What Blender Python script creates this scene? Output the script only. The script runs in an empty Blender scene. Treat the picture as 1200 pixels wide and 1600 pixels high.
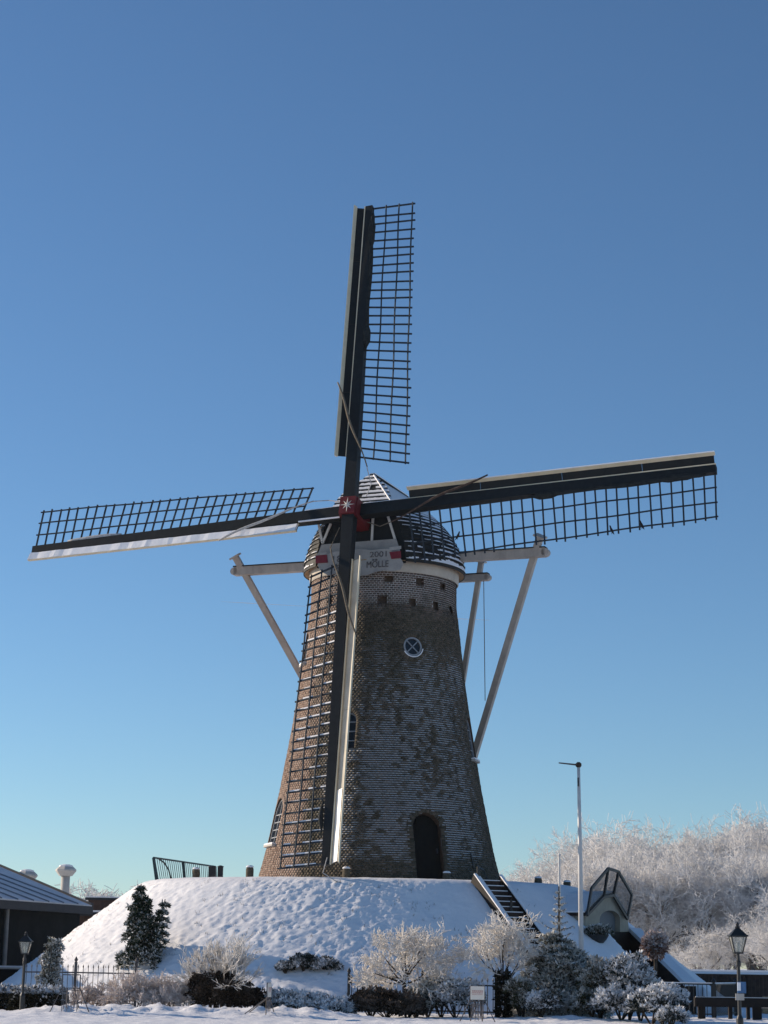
import bpy, math, random
import numpy as np
from mathutils import Vector, Matrix, noise
R_ = math.radians
HAZE = 0.0001
V = Vector
scene = bpy.context.scene
col = scene.collection

# ------------------------------------------------------------------ camera
FPX, YH, EYE, ROLL = 3000.0, 1505.0, 1.25, 0.0157      # focal length in photo pixels, horizon row, eye height, roll
TH = math.atan((YH - 800) / FPX)
_r, _u, _f = V((1, 0, 0)), V((0, -math.sin(TH), math.cos(TH))), V((0, math.cos(TH), math.sin(TH)))
CX = _r * math.cos(ROLL) + _u * math.sin(ROLL)
CY = _u * math.cos(ROLL) - _r * math.sin(ROLL)
CAM = V((0, 0, EYE))
cd = bpy.data.cameras.new('camera'); co = bpy.data.objects.new('camera', cd); col.objects.link(co)
cd.sensor_fit = 'VERTICAL'; cd.sensor_height = 36; cd.sensor_width = 27; cd.lens = FPX / 1600 * 36
cd.clip_start = 0.5; cd.clip_end = 30000
co.matrix_world = Matrix.Translation(CAM) @ Matrix((CX, CY, -_f)).transposed().to_4x4()
scene.camera = co

# ------------------------------------------------------------------ sky, sun, exposure
SUN_AZ, SUN_EL = R_(112), R_(19)                       # azimuth measured from "towards the camera" round to the left
SUN = V((-math.sin(SUN_AZ) * math.cos(SUN_EL), -math.cos(SUN_AZ) * math.cos(SUN_EL), math.sin(SUN_EL)))
world = bpy.data.worlds.new('World'); scene.world = world; world.use_nodes = True
wn = world.node_tree.nodes; wl = world.node_tree.links
sky = wn.new('ShaderNodeTexSky'); sky.sky_type = 'NISHITA'; sky.sun_disc = False
sky.sun_elevation = SUN_EL; sky.sun_rotation = math.atan2(SUN.x, SUN.y)
sky.altitude = 0; sky.air_density = 0.9; sky.dust_density = 0.05; sky.ozone_density = 6.0
bg = wn['Background']; bg.inputs['Strength'].default_value = 0.125
wb = wn.new('ShaderNodeMix'); wb.data_type = 'RGBA'; wb.blend_type = 'MULTIPLY'; wb.inputs[0].default_value = 1
wb.inputs[7].default_value = (.99, .95, .87, 1)        # even white balance over the whole sky
wl.new(sky.outputs['Color'], wb.inputs[6]); wl.new(wb.outputs[2], bg.inputs['Color'])
sl = bpy.data.lights.new('sun', 'SUN'); so = bpy.data.objects.new('sun', sl); col.objects.link(so)
sl.energy = 5.0; sl.angle = R_(0.5); sl.color = (1.0, 0.83, 0.64)
so.rotation_euler = (-SUN).to_track_quat('-Z', 'Y').to_euler()
vs = scene.view_settings
vs.view_transform = 'Standard'; vs.look = 'None'; vs.exposure = 0.2; vs.gamma = 1.0; vs.use_curve_mapping = False
scene.render.resolution_x = 768; scene.render.resolution_y = 1024
scene.render.engine = 'CYCLES'

# ------------------------------------------------------------------ pixel -> world helpers
def ray(px, py):
    return (CX * ((px - 600) / FPX) + CY * ((800 - py) / FPX) + _f).normalized()
def at(px, py, Y):
    d = ray(px, py); return CAM + d * (Y / d.y)
def atz(px, py, z=0.0):
    d = ray(px, py); return CAM + d * ((z - EYE) / d.z)

# ------------------------------------------------------------------ materials
def mat(name, c, rough=0.7, spec=0.3, metal=0.0):
    m = bpy.data.materials.new(name); m.use_nodes = True
    b = m.node_tree.nodes['Principled BSDF']
    b.inputs['Base Color'].default_value = (*c, 1); b.inputs['Roughness'].default_value = rough
    b.inputs['Specular IOR Level'].default_value = spec; b.inputs['Metallic'].default_value = metal
    return m
class N:
    """tiny node helper"""
    def __init__(s, m): s.m = m; s.t = m.node_tree; s.b = s.t.nodes['Principled BSDF']
    def new(s, k, **kw):
        n = s.t.nodes.new(k)
        for a, v in kw.items(): setattr(n, a, v)
        return n
    def link(s, a, b): s.t.links.new(a, b)
    def noise(s, scale, detail=4, rough=.6, vec=None, stretch=None):
        n = s.new('ShaderNodeTexNoise'); n.inputs['Scale'].default_value = scale
        n.inputs['Detail'].default_value = detail; n.inputs['Roughness'].default_value = rough
        if vec is None:
            tc = s.new('ShaderNodeTexCoord'); vec = tc.outputs['Object']
        if stretch:
            mp = s.new('ShaderNodeMapping'); mp.inputs['Scale'].default_value = stretch
            s.link(vec, mp.inputs['Vector']); vec = mp.outputs['Vector']
        s.link(vec, n.inputs['Vector']); return n.outputs['Fac']
    def ramp(s, fac, stops):
        r = s.new('ShaderNodeValToRGB'); e = r.color_ramp.elements
        while len(e) < len(stops): e.new(0.5)
        for i, (p, c) in enumerate(stops):
            e[i].position = p; e[i].color = (*c, 1) if not isinstance(c, (int, float)) else (c, c, c, 1)
        s.link(fac, r.inputs['Fac']); return r.outputs['Color']
    def mix(s, fac, a, b, mode='MIX'):
        x = s.new('ShaderNodeMix', data_type='RGBA', blend_type=mode)
        for sock, v in ((x.inputs[0], fac), (x.inputs[6], a), (x.inputs[7], b)):
            if isinstance(v, (int, float)): sock.default_value = v
            elif isinstance(v, tuple): sock.default_value = (*v, 1)
            else: s.link(v, sock)
        return x.outputs[2]
    def math(s, op, a, b=None, c=None):
        x = s.new('ShaderNodeMath', operation=op)
        for i, v in enumerate((a, b, c)):
            if v is None: continue
            if isinstance(v, (int, float)): x.inputs[i].default_value = v
            else: s.link(v, x.inputs[i])
        return x.outputs[0]
    def attr(s, name):
        a = s.new('ShaderNodeAttribute', attribute_name=name); return a.outputs['Fac']
    def color(s, sock): s.link(sock, s.b.inputs['Base Color'])
    def bump(s, h, strength=.3, dist=.02):
        b = s.new('ShaderNodeBump'); b.inputs['Strength'].default_value = strength; b.inputs['Distance'].default_value = dist
        s.link(h, b.inputs['Height']); s.link(b.outputs['Normal'], s.b.inputs['Normal'])
def noisy(name, c1, c2, scale=4, rough=.7, spec=.3, bump=0, stretch=None, metal=0):
    m = mat(name, c1, rough, spec, metal); n = N(m)
    f = n.noise(scale, 5, .65, stretch=stretch)
    n.color(n.ramp(f, [(.32, c1), (.68, c2)]))
    if bump: n.bump(f, bump, .03)
    return m
M = {}
M['snow'] = noisy('snow', (.80, .81, .84), (.88, .88, .89), 3, .75, .25)
_n = N(M['snow']); _n.bump(_n.noise(14, 5, .7), .5, .03)
M['snow_mound'] = noisy('snow_mound', (.80, .81, .84), (.88, .88, .89), 2, .8, .2)
_n = N(M['snow_mound']); _n.bump(_n.noise(22, 4, .7), .35, .02)
M['dark_green'] = noisy('dark_green_paint', (.007, .010, .012), (.013, .017, .019), 6, .6, .25)
M['lattice'] = noisy('lattice_paint', (.018, .027, .038), (.045, .06, .075), 5, .8, .15)
M['white_paint'] = noisy('white_paint', (.52, .50, .46), (.66, .63, .57), 3, .6, .3)
M['cream_rail'] = noisy('cream_rail_paint', (.62, .54, .38), (.76, .67, .49), 2.5, .5, .35)
M['sunlit_frost_panel'] = noisy('sunlit_frosted_board', (.44, .40, .32), (.60, .55, .45), 2.2, .6, .3)  # frosted board, its colour lifted to look sunlit
M['glare_white'] = noisy('sun_glare_iced_panel', (.82, .80, .76), (.90, .88, .84), 2.5, .45, .4)  # near-white stands in for sun glare on the iced outermost panel
M['red'] = noisy('red_paint', (.10, .010, .014), (.16, .018, .022), 5, .6, .3)
M['red_dull'] = noisy('dull_red_paint', (.13, .010, .02), (.19, .018, .03), 5, .6, .3)
M['tarred'] = noisy('tarred_board', (.012, .014, .014), (.03, .032, .03), 5, .7, .3)
M['soffit'] = noisy('soffit_wood', (.26, .16, .085), (.40, .27, .16), 5, .75, .2)
M['beam'] = noisy('weathered_white_beam', (.36, .32, .28), (.50, .45, .39), 3, .7, .25, stretch=(1, 1, .4))
M['signboard'] = noisy('sign_board_paint', (.27, .26, .25), (.38, .36, .33), 2.2, .7, .2)
M['letter'] = noisy('letter_paint', (.06, .055, .055), (.13, .12, .12), 6, .7)
M['letter_red'] = noisy('faded_red_print', (.55, .28, .24), (.66, .40, .34), 40, .6)
M['rope'] = noisy('rope', (.10, .085, .065), (.20, .17, .13), 20, .9, .1)
M['rope_red'] = noisy('brown_cloth_roll', (.045, .03, .025), (.12, .085, .07), 8, .9, .1)
M['frost_rope'] = noisy('frosted_rope', (.30, .30, .31), (.55, .54, .52), 12, .9, .1)
M['cloth'] = noisy('dark_sailcloth', (.012, .016, .018), (.03, .035, .036), 6, .85, .15)
M['glass'] = mat('window_glass', (.010, .014, .018), .15, .35)
M['glass_grey'] = mat('frosted_glass', (.11, .13, .145), .5, .25)
M['win_frame'] = noisy('window_frame_paint', (.20, .22, .24), (.30, .32, .34), 6, .6)
M['door'] = noisy('black_door', (.006, .007, .007), (.012, .012, .011), 5, .8, .12)
M['black_metal'] = noisy('black_metal', (.010, .012, .013), (.02, .022, .024), 6, .45, .45)
M['green_metal'] = noisy('dark_green_metal', (.010, .028, .032), (.02, .045, .05), 6, .45, .45)
M['bollard'] = noisy('bollard_wood', (.06, .05, .035), (.13, .11, .08), 9, .85, .2)
M['dark_wood'] = noisy('dark_stained_wood', (.022, .016, .014), (.05, .036, .03), 5, .75, .25)
M['brown_wall'] = noisy('dark_brown_boards', (.010, .009, .009), (.022, .017, .015), 5, .75, .25)
M['plaster'] = noisy('cream_plaster', (.27, .25, .20), (.36, .33, .26), 3, .85, .2, bump=.15)
M['stone'] = noisy('pale_stone', (.38, .36, .33), (.52, .49, .45), 3, .85, .2)
M['concrete'] = noisy('pale_concrete', (.46, .44, .41), (.60, .57, .52), 2.5, .85, .2)
M['zinc'] = noisy('frosted_zinc', (.46, .51, .56), (.64, .68, .72), 1.4, .7, .25)
M['seam'] = noisy('zinc_seam', (.14, .17, .20), (.22, .26, .30), 3, .6)
M['fascia'] = noisy('dark_fascia', (.018, .022, .028), (.03, .034, .04), 3, .6)
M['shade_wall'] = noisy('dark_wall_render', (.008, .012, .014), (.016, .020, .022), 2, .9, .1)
M['win_line'] = noisy('grey_window_frame', (.16, .17, .17), (.24, .25, .25), 3, .6)
M['pole_white'] = noisy('white_pole_paint', (.58, .56, .54), (.68, .66, .62), 4, .45, .4)
M['bark'] = noisy('bark', (.035, .028, .022), (.085, .072, .06), 12, .9, .1)
M['bark_frost'] = noisy('frosted_bark', (.05, .044, .04), (.20, .185, .17), 4, .9, .1)
M['lamp_glass'] = mat('lamp_glass', (.45, .47, .42), .15, .5)
M['blue_sign'] = noisy('blue_sign', (.03, .09, .22), (.10, .22, .40), 9, .5)
M['bird'] = mat('bird_plumage', (.008, .008, .010), .6)
M['wire'] = noisy('grey_wire', (.06, .055, .055), (.14, .13, .13), 9, .7)
M['reed'] = noisy('grey_slat', (.10, .095, .10), (.22, .20, .20), 9, .85)
M['paper'] = noisy('white_board_print', (.74, .66, .56), (.84, .78, .68), 4, .6)
# thin glass / mesh panel
m = mat('mesh_panel', (.05, .055, .06), .5); M['mesh'] = m; _n = N(m); _n.b.inputs['Alpha'].default_value = .34
m = mat('clear_lamp_pane', (.5, .52, .48), .1); M['pane'] = m; N(m).b.inputs['Alpha'].default_value = .30
# twigs with hoar frost: one attribute picks how thick the frost is
def frost_mat(name, twig, ice1, ice2, lo=.25, hi=.6, trans=0.0):
    m = mat(name, ice1, .85, .1); n = N(m)
    a = n.attr('frost'); big = n.noise(.9, 3, .6)
    f = n.math('ADD', a, n.math('MULTIPLY', n.math('SUBTRACT', big, .5), .5))
    ice = n.mix(n.noise(2.0, 3), ice1, ice2)
    n.color(n.mix(n.ramp(f, [(lo, 0.0), (hi, 1.0)]), twig, ice))
    return m
M['frost'] = frost_mat('hoar_frost_twigs', (.10, .085, .07), (.72, .68, .63), (.84, .81, .77))
M['frost_pink'] = frost_mat('hoar_frost_rosy_twigs', (.13, .085, .07), (.60, .52, .49), (.78, .72, .68))
M['frost_far'] = frost_mat('hoar_frost_wood', (.17, .16, .15), (.70, .685, .67), (.86, .85, .84), .18, .55)
M['brush'] = frost_mat('brown_brush', (.03, .022, .017), (.12, .09, .075), (.2, .16, .13), .5, .95)
M['fol_spruce'] = frost_mat('spruce_needles', (.018, .034, .020), (.55, .56, .54), (.80, .80, .80), .45, .85)
M['fol_pale'] = frost_mat('frosted_conifer', (.035, .05, .035), (.50, .50, .47), (.74, .73, .70), .35, .8)
M['fol_juniper'] = frost_mat('snowy_juniper', (.022, .034, .034), (.62, .64, .66), (.84, .84, .86), .45, .7)
M['fol_olive'] = frost_mat('olive_foliage', (.045, .05, .022), (.50, .48, .44), (.74, .72, .68), .4, .8)
M['fol_hedge'] = frost_mat('hedge_foliage', (.026, .026, .017), (.5, .5, .5), (.8, .8, .82), .5, .8)
M['fol_rust'] = frost_mat('rusty_foliage', (.12, .05, .03), (.42, .33, .30), (.75, .72, .72), .3, .85)

# ------------------------------------------------------------------ mesh builder
class MB:
    def __init__(s): s.v = []; s.f = []
    def add(s, vs, fs):
        o = len(s.v); s.v += [tuple(p) for p in vs]; s.f += [tuple(i + o for i in f) for f in fs]; return s
    def hexa(s, a, b):            # two quads, bottom and top (same winding)
        return s.add(list(a) + list(b), [(3, 2, 1, 0), (4, 5, 6, 7), (0, 1, 5, 4), (1, 2, 6, 5), (2, 3, 7, 6), (3, 0, 4, 7)])
    def box(s, c, x, y, z):       # centre and three half vectors
        c = V(c); q = lambda i, j, k: c + x * i + y * j + z * k
        return s.hexa([q(-1, -1, -1), q(1, -1, -1), q(1, 1, -1), q(-1, 1, -1)], [q(-1, -1, 1), q(1, -1, 1), q(1, 1, 1), q(-1, 1, 1)])
    def abox(s, x0, x1, y0, y1, z0, z1):
        return s.hexa([(x0, y0, z0), (x1, y0, z0), (x1, y1, z0), (x0, y1, z0)], [(x0, y0, z1), (x1, y0, z1), (x1, y1, z1), (x0, y1, z1)])
    def beam(s, p0, p1, w, h, up=V((0, 0, 1)), w1=None, h1=None):
        p0, p1 = V(p0), V(p1); d = (p1 - p0).normalized()
        x = d.cross(up)
        if x.length < 1e-4: x = d.cross(V((1, 0, 0)))
        x.normalize(); y = x.cross(d)
        w1 = w if w1 is None else w1; h1 = h if h1 is None else h1
        c = lambda p, a, b: [p - x * a / 2 - y * b / 2, p + x * a / 2 - y * b / 2, p + x * a / 2 + y * b / 2, p - x * a / 2 + y * b / 2]
        return s.hexa(c(p0, w, h), c(p1, w1, h1))
    def tube(s, pts, rad, n=8, cap=True):
        pts = [V(p) for p in pts]; o = len(s.v); k = len(pts)
        if not hasattr(rad, '__len__'): rad = [rad] * k
        prev = None
        for i, p in enumerate(pts):
            d = (pts[min(i + 1, k - 1)] - pts[max(i - 1, 0)]).normalized()
            x = d.cross(V((0, 0, 1))) if prev is None else prev - d * prev.dot(d)
            if x.length < 1e-3: x = d.cross(V((1, 0, 0)))
            x.normalize(); prev = x; y = d.cross(x)
            for j in range(n):
                a = 2 * math.pi * j / n
                s.v.append(tuple(p + (x * math.cos(a) + y * math.sin(a)) * rad[i]))
        for i in range(k - 1):
            for j in range(n):
                j2 = (j + 1) % n
                s.f.append((o + i * n + j, o + i * n + j2, o + (i + 1) * n + j2, o + (i + 1) * n + j))
        if cap:
            s.f.append(tuple(o + j for j in range(n))[::-1]); s.f.append(tuple(o + (k - 1) * n + j for j in range(n)))
        return s
    def lathe(s, c, prof, n=16, ax=V((0, 0, 1))):
        c = V(c); ax = ax.normalized(); x = ax.orthogonal().normalized(); y = ax.cross(x); o = len(s.v)
        for r, z in prof:
            for j in range(n):
                a = 2 * math.pi * j / n; s.v.append(tuple(c + ax * z + (x * math.cos(a) + y * math.sin(a)) * r))
        k = len(prof)
        for i in range(k - 1):
            for j in range(n):
                j2 = (j + 1) % n; s.f.append((o + i * n + j, o + i * n + j2, o + (i + 1) * n + j2, o + (i + 1) * n + j))
        s.f.append(tuple(o + j for j in range(n))[::-1]); s.f.append(tuple(o + (k - 1) * n + j for j in range(n)))
        return s
    def prism(s, poly, d):        # polygon extruded by d
        poly = [V(p) for p in poly]; n = len(poly); o = len(s.v); d = V(d)
        s.v += [tuple(p) for p in poly] + [tuple(p + d) for p in poly]
        s.f.append(tuple(o + i for i in range(n))); s.f.append(tuple(o + n + i for i in range(n))[::-1])
        for i in range(n):
            j = (i + 1) % n; s.f.append((o + j, o + i, o + n + i, o + n + j))
        return s
def make(name, v, f, m, parent=None, origin=None, smooth=False, attrs=None):
    """links one mesh object; vertices come in world coordinates"""
    if origin is None: origin = V(parent['_o']) if parent is not None else V((0, 0, 0))
    origin = V(origin); v = np.asarray(v, dtype=np.float64).reshape(-1, 3) - np.array(origin)
    me = bpy.data.meshes.new(name)
    if isinstance(f, np.ndarray):
        me.vertices.add(len(v)); me.vertices.foreach_set('co', v.ravel())
        k = f.shape[1]; me.loops.add(f.size); me.loops.foreach_set('vertex_index', f.ravel().astype(np.int32))
        me.polygons.add(len(f)); me.polygons.foreach_set('loop_start', np.arange(0, f.size, k, dtype=np.int32))
        me.update(calc_edges=True)
    else:
        me.from_pydata(v.tolist(), [], f); me.update()
    for an, dom, val in (attrs or []):
        a = me.attributes.new(an, 'FLOAT', dom); a.data.foreach_set('value', np.asarray(val, dtype=np.float32))
    me.materials.append(M[m] if isinstance(m, str) else m)
    if smooth: me.polygons.foreach_set('use_smooth', np.ones(len(me.polygons), dtype=bool))
    o = bpy.data.objects.new(name, me); col.objects.link(o)
    if parent is None: o.location = origin
    else: o.parent = parent
    o['_o'] = tuple(origin)
    return o
def build(name, mb, m, parent=None, origin=None, smooth=False):
    return make(name, mb.v, mb.f, m, parent, origin, smooth)
def tag(o, label=None, cat=None, group=None, kind=None):
    if label: o['label'] = label
    if cat: o['category'] = cat
    if group: o['group'] = group
    if kind: o['kind'] = kind
    return o
def thing(name, loc, label, cat, group=None):
    o = bpy.data.objects.new(name, None); col.objects.link(o); o.location = loc; o['_o'] = tuple(loc); o.empty_display_size = .3
    return tag(o, label, cat, group)

# ------------------------------------------------------------------ terrain
MX, MY = 0.04, 61.54                                   # mill axis
MH = 3.65                                              # mound height
def fbm(x, y, z=0.0, o=3):
    s = 0; a = 1
    for _ in range(o):
        s += a * noise.noise(V((x, y, z))); x *= 2.03; y *= 2.03; z *= 2.03; a *= .5
    return s
def mound_base(x, y):
    dx, dy = x - MX, y - MY
    ax = 7.35 if dx < 0 else 6.35; ay = 5.7 if dy < 0 else 7.0
    e = (abs(dx / ax) ** 2.2 + abs(dy / ay) ** 2.2) ** (1 / 2.2)
    r = math.hypot(dx, dy)
    d = (e - 1) * r / max(e, .05)
    k = .15
    sp = k * math.log1p(math.exp(min(d / k, 60)))      # soft crest
    return MH + .12 * min(0, d) * 0 - sp * .76
ENT = {}
NE = V((math.sin(R_(58)), -math.cos(R_(58)), 0)); WE = V((math.cos(R_(58)), math.sin(R_(58)), 0))   # entrance front: normal, and along it to the right
YE = 57.5; pc = at(950, 1455, YE)
def _we(px):                                           # coordinate along the entrance front of a pixel column
    d = ray(px, 1455); t = (pc - CAM).dot(NE) / d.dot(NE); return (CAM + d * t - pc).dot(WE)
WL, WR = _we(938), _we(985)
def mound_z(x, y):
    z = mound_base(x, y)
    if z < -.3: return z
    q = V((x, y, pc.z)) - pc; dn, wc = q.dot(NE), q.dot(WE)
    if dn > -.42 and WL - .42 * max(dn, 0) < wc < WR + .12: return -.25    # open passage to the entrance
    w = (.55 + .75 * max(0, min(1, .5 + noise.noise(V((x * .55, y * .55, z * .8)))))) / (1 + math.exp((x - 1.6) / .8))             # lumpy on the trampled left side, smooth on the right
    u = fbm(x * 1.9, y * 1.9, z * 1.9, 2); l = noise.noise(V((x * 4.2, y * 4.2, z * 4.2)))
    l2 = noise.noise(V((x * 10 + 3, y * 10, z * 7)))
    l3 = noise.noise(V((x * 15 + 7, y * 15, z * 15)))
    crest = 1 / (1 + math.exp((z - MH + .12) / .06))
    return z + (.010 + .036 * w) * crest * (.5 * u + .35 * max(l, -.3) + .8 * max(l2, -.4) + .75 * l3) + .008 * u
def ground_z(x, y):
    z = 0.02 * fbm(x * .35, y * .35, 0, 2)
    if abs(x) < 25 and 30 < y < 62:
        z += .03 * noise.noise(V((x * 3.1, y * 3.1, 1))) + .022 * noise.noise(V((x * 7, y * 7, 4)))
        bank = .20 * math.exp(-((y - 45.4) / 1.1) ** 2) / (1 + math.exp((x + .6) / .45)) / (1 + math.exp(-(x + 8.0) / .4))
        bank += .10 * math.exp(-((y - 46.5) / 1.2) ** 2 - ((x - 4.6) / 1.2) ** 2)
        if bank > .002: z += bank * (1 + .4 * noise.noise(V((x * 2.3, y * 2.3, 7))) + .45 * noise.noise(V((x * 5, y * 5, 2))) + .3 * noise.noise(V((x * 9, y * 9, 3))))
    return z
def lines(lo, hi, step, far):
    a = list(np.arange(lo, hi + 1e-6, step)); d = step; p = hi; q = lo
    out = []; 
    while p < far: d *= 1.45; p += d; q -= d; a.append(p); a.insert(0, q)
    return a
gx = lines(-16, 16, .11, 6000); gy = lines(40, 54, .11, 6000)
gv = []; 
for y in gy:
    for x in gx: gv.append((x, y, ground_z(x, y)))
nx, ny = len(gx), len(gy)
idx = np.arange(nx * ny).reshape(ny, nx)
gf = np.stack([idx[:-1, :-1], idx[:-1, 1:], idx[1:, 1:], idx[1:, :-1]], -1).reshape(-1, 4)
tag(make('snowy_ground', gv, gf, 'snow', smooth=True), kind='structure')

nt, nr = 760, 150
mv = []
for j in range(nr + 1):
    t = j / nr
    for i in range(nt):
        a = 2 * math.pi * i / nt
        ca, sa = math.cos(a), math.sin(a)
        ay = 5.7 if sa < 0 else 7.0
        rc = 1 / ((abs(ca / (7.35 if ca < 0 else 6.35)) ** 2.2 + abs(sa / ay) ** 2.2) ** (1 / 2.2))
        r = 3.0 + (rc - .5 - 3.0) * (t / .18) if t < .18 else rc - .5 + 5.9 * (t - .18) / .82
        x, y = MX + r * ca, MY + r * sa
        mv.append((x, y, mound_z(x, y)))
idx = np.arange(nt * (nr + 1)).reshape(nr + 1, nt)
nxt = np.roll(idx, -1, 1)
mf = np.stack([idx[:-1], idx[1:], nxt[1:], nxt[:-1]], -1).reshape(-1, 4)[:, ::-1]
tag(make('snowy_mound', mv, mf, 'snow_mound', smooth=True), kind='structure')
def hit(fn, px, py, y0=40, y1=75):
    d = ray(px, py); y = y0
    while y < y1:
        p = CAM + d * (y / d.y)
        if p.z <= fn(p.x, p.y): return p
        y += .02
    return CAM + d * (y1 / d.y)
def surf(x, y): return max(mound_z(x, y), ground_z(x, y))

# dry grass tips showing through the snow of the slope
rg_ = random.Random(77); gs = []
for i in range(420):
    a = rg_.uniform(math.pi * 1.02, math.pi * 1.85); e_ = rg_.uniform(1.02, 1.75)
    cx, cy = MX + 7.35 * e_ * math.cos(a), MY + 5.7 * e_ * math.sin(a)
    if noise.noise(V((cx * .6, cy * .6, 3))) < -.05: continue
    for j in range(rg_.randint(2, 5)):
        x, y = cx + rg_.gauss(0, .05), cy + rg_.gauss(0, .05); z = surf(x, y)
        if z < .1: continue
        gs.append(((x, y, z - .02), (x + rg_.gauss(0, .03), y + rg_.gauss(0, .03), z + rg_.uniform(.03, .09)), .006, .002))
GRASS = gs

# ------------------------------------------------------------------ windmill frame
YAW, TILT, PHI, RS = R_(21.02), R_(13.29), R_(-2.77), 11.5
F = V((-math.sin(YAW), -math.cos(YAW), 0)); RT = V((math.cos(YAW), -math.sin(YAW), 0)); UP = V((0, 0, 1))
AX = V((MX, MY, 0)); HUB = AX + F * 2.93 + UP * 15.105
SN = F * math.cos(TILT) + UP * math.sin(TILT)          # sail plane normal, forward
SU = UP * math.cos(TILT) - F * math.sin(TILT)
def mp(s, lat, z): return AX + F * s + RT * lat + UP * z
def onplane(px, py, s):
    d = ray(px, py); t = (s - (CAM - AX).dot(F)) / d.dot(F); p = CAM + d * t
    return (p - AX).dot(RT), p.z
mill = thing('windmill', AX + UP * MH, 'tall round brick windmill with four lattice sails standing on the snowy mound', 'windmill')

# --- tower
ZB, ZT = 3.45, 13.32
PROF = [(3.3, 3.90), (3.85, 3.80), (4.7, 3.58), (6.5, 3.22), (8.5, 2.88), (10.0, 2.66), (11.4, 2.50), (12.35, 2.385), (12.6, 2.365), (13.8, 2.36)]
def tr(z):
    return float(np.interp(z, [p[0] for p in PROF], [p[1] for p in PROF]))
def tp(th, z, dr=0.0):
    r = tr(z) + dr; return V((MX + r * math.sin(th), MY - r * math.cos(th), z))
def tower_hit(px, py):
    d = ray(px, py); y = 54.0
    while y < 62:
        p = CAM + d * (y / d.y)
        if math.hypot(p.x - MX, p.y - MY) <= tr(p.z): return math.atan2(p.x - MX, MY - p.y), p.z
        y += .01
    return None
class Opening:
    """arched (or round / square) hole in the tower wall"""
    def __init__(s, th, z0, w, h, shape='arch'):
        s.th, s.z0, s.w, s.h, s.shape = th, z0, w, h, shape
        zc = z0 + h / 2; s.p = tp(th, z0)
        s.er = V((math.sin(th), -math.cos(th), 0)); s.et = V((math.cos(th), math.sin(th), 0))
        s.es = (tp(th, zc + .4) - tp(th, zc - .4)).normalized(); s.en = s.et.cross(s.es).normalized()
        if s.en.dot(s.er) < 0: s.en = -s.en
    def P(s, x, y, d): return s.p + s.et * x + s.es * y + s.en * d
    def outline(s, g=0.0, n=14):
        w = s.w / 2 + g
        if s.shape == 'round':
            c = s.h / 2; return [(w * math.cos(2 * math.pi * i / 28), c + w * math.sin(2 * math.pi * i / 28)) for i in range(28)]
        if s.shape == 'square': return [(w, -g), (w, s.h + g), (-w, s.h + g), (-w, -g)]
        r = s.w / 2; yc = s.h - r
        return [(w, 0)] + [(w * math.cos(math.pi * i / n), yc + w * math.sin(math.pi * i / n)) for i in range(n + 1)] + [(-w, 0)]
    def inside(s, p, g=0.0):
        q = V(p) - s.p
        if q.dot(s.en) < -1.0: return False
        x, y = q.dot(s.et), q.dot(s.es)
        w = s.w / 2 + g
        if s.shape == 'round': return math.hypot(x, y - s.h / 2) < w
        if s.shape == 'square': return abs(x) < w and -g < y < s.h + g
        r = s.w / 2; yc = s.h - r
        if y < 0 - g * .3 or abs(x) > w: return False
        return y < yc or math.hypot(x, y - yc) < w
def op_at(px, py_bot, py_top, w, shape='arch', px_top=None):
    t0 = tower_hit(px, py_bot); t1 = tower_hit(px_top or px, py_top)
    return Opening((t0[0] + t1[0]) / 2, t0[1], w, t1[1] - t0[1], shape)
door_th, door_z = tower_hit(668, 1300)
O_door = Opening(door_th, 3.62, 0.92, 2.12)
th, z = tower_hit(645, 1010); O_round = Opening(th, z - .31, .62, .62, 'round')
th, z = tower_hit(541, 1140); O_mid = Opening(th, z - .60, .62, 1.2)
th, z = tower_hit(431, 1282); O_left = Opening(th, z - .74, 1.0, 1.46)
O_upl = Opening(R_(-78), 10.55, .62, 1.0); O_right = Opening(R_(76), 7.55, .75, 1.35)
ops = [O_door, O_round, O_mid, O_left, O_upl, O_right]
holes = []
for px, py in ((607, 902), (656, 906), (692, 914), (517, 893)):
    t = tower_hit(px, py + 3)
    if t: holes.append(Opening(t[0], t[1] - .07, .20, .15, 'square'))
for px, py in ((598, 938), (645, 941), (681, 946), (516, 937), (497, 944), (705, 953)):
    t = tower_hit(px, py)
    if t: holes.append(Opening(t[0], t[1] - .11, .18, .22, 'square'))

rng = random.Random(4)
COURSE = .0685
ncour = int((ZT - ZB) / COURSE)
cth = 300
# mortar core
cv = []
for j in range(ncour + 1):
    z = ZB + COURSE * j
    for i in range(cth):
        cv.append(tp(2 * math.pi * i / cth, z, -.014))
cf = []
for j in range(ncour):
    for i in range(cth):
        i2 = (i + 1) % cth
        c = tp(2 * math.pi * (i + .5) / cth, ZB + COURSE * (j + .5))
        if any(o.inside(c, .02) for o in ops) or any(o.inside(c, .05) for o in holes): continue
        cf.append((j * cth + i, j * cth + i2, (j + 1) * cth + i2, (j + 1) * cth + i))
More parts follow.
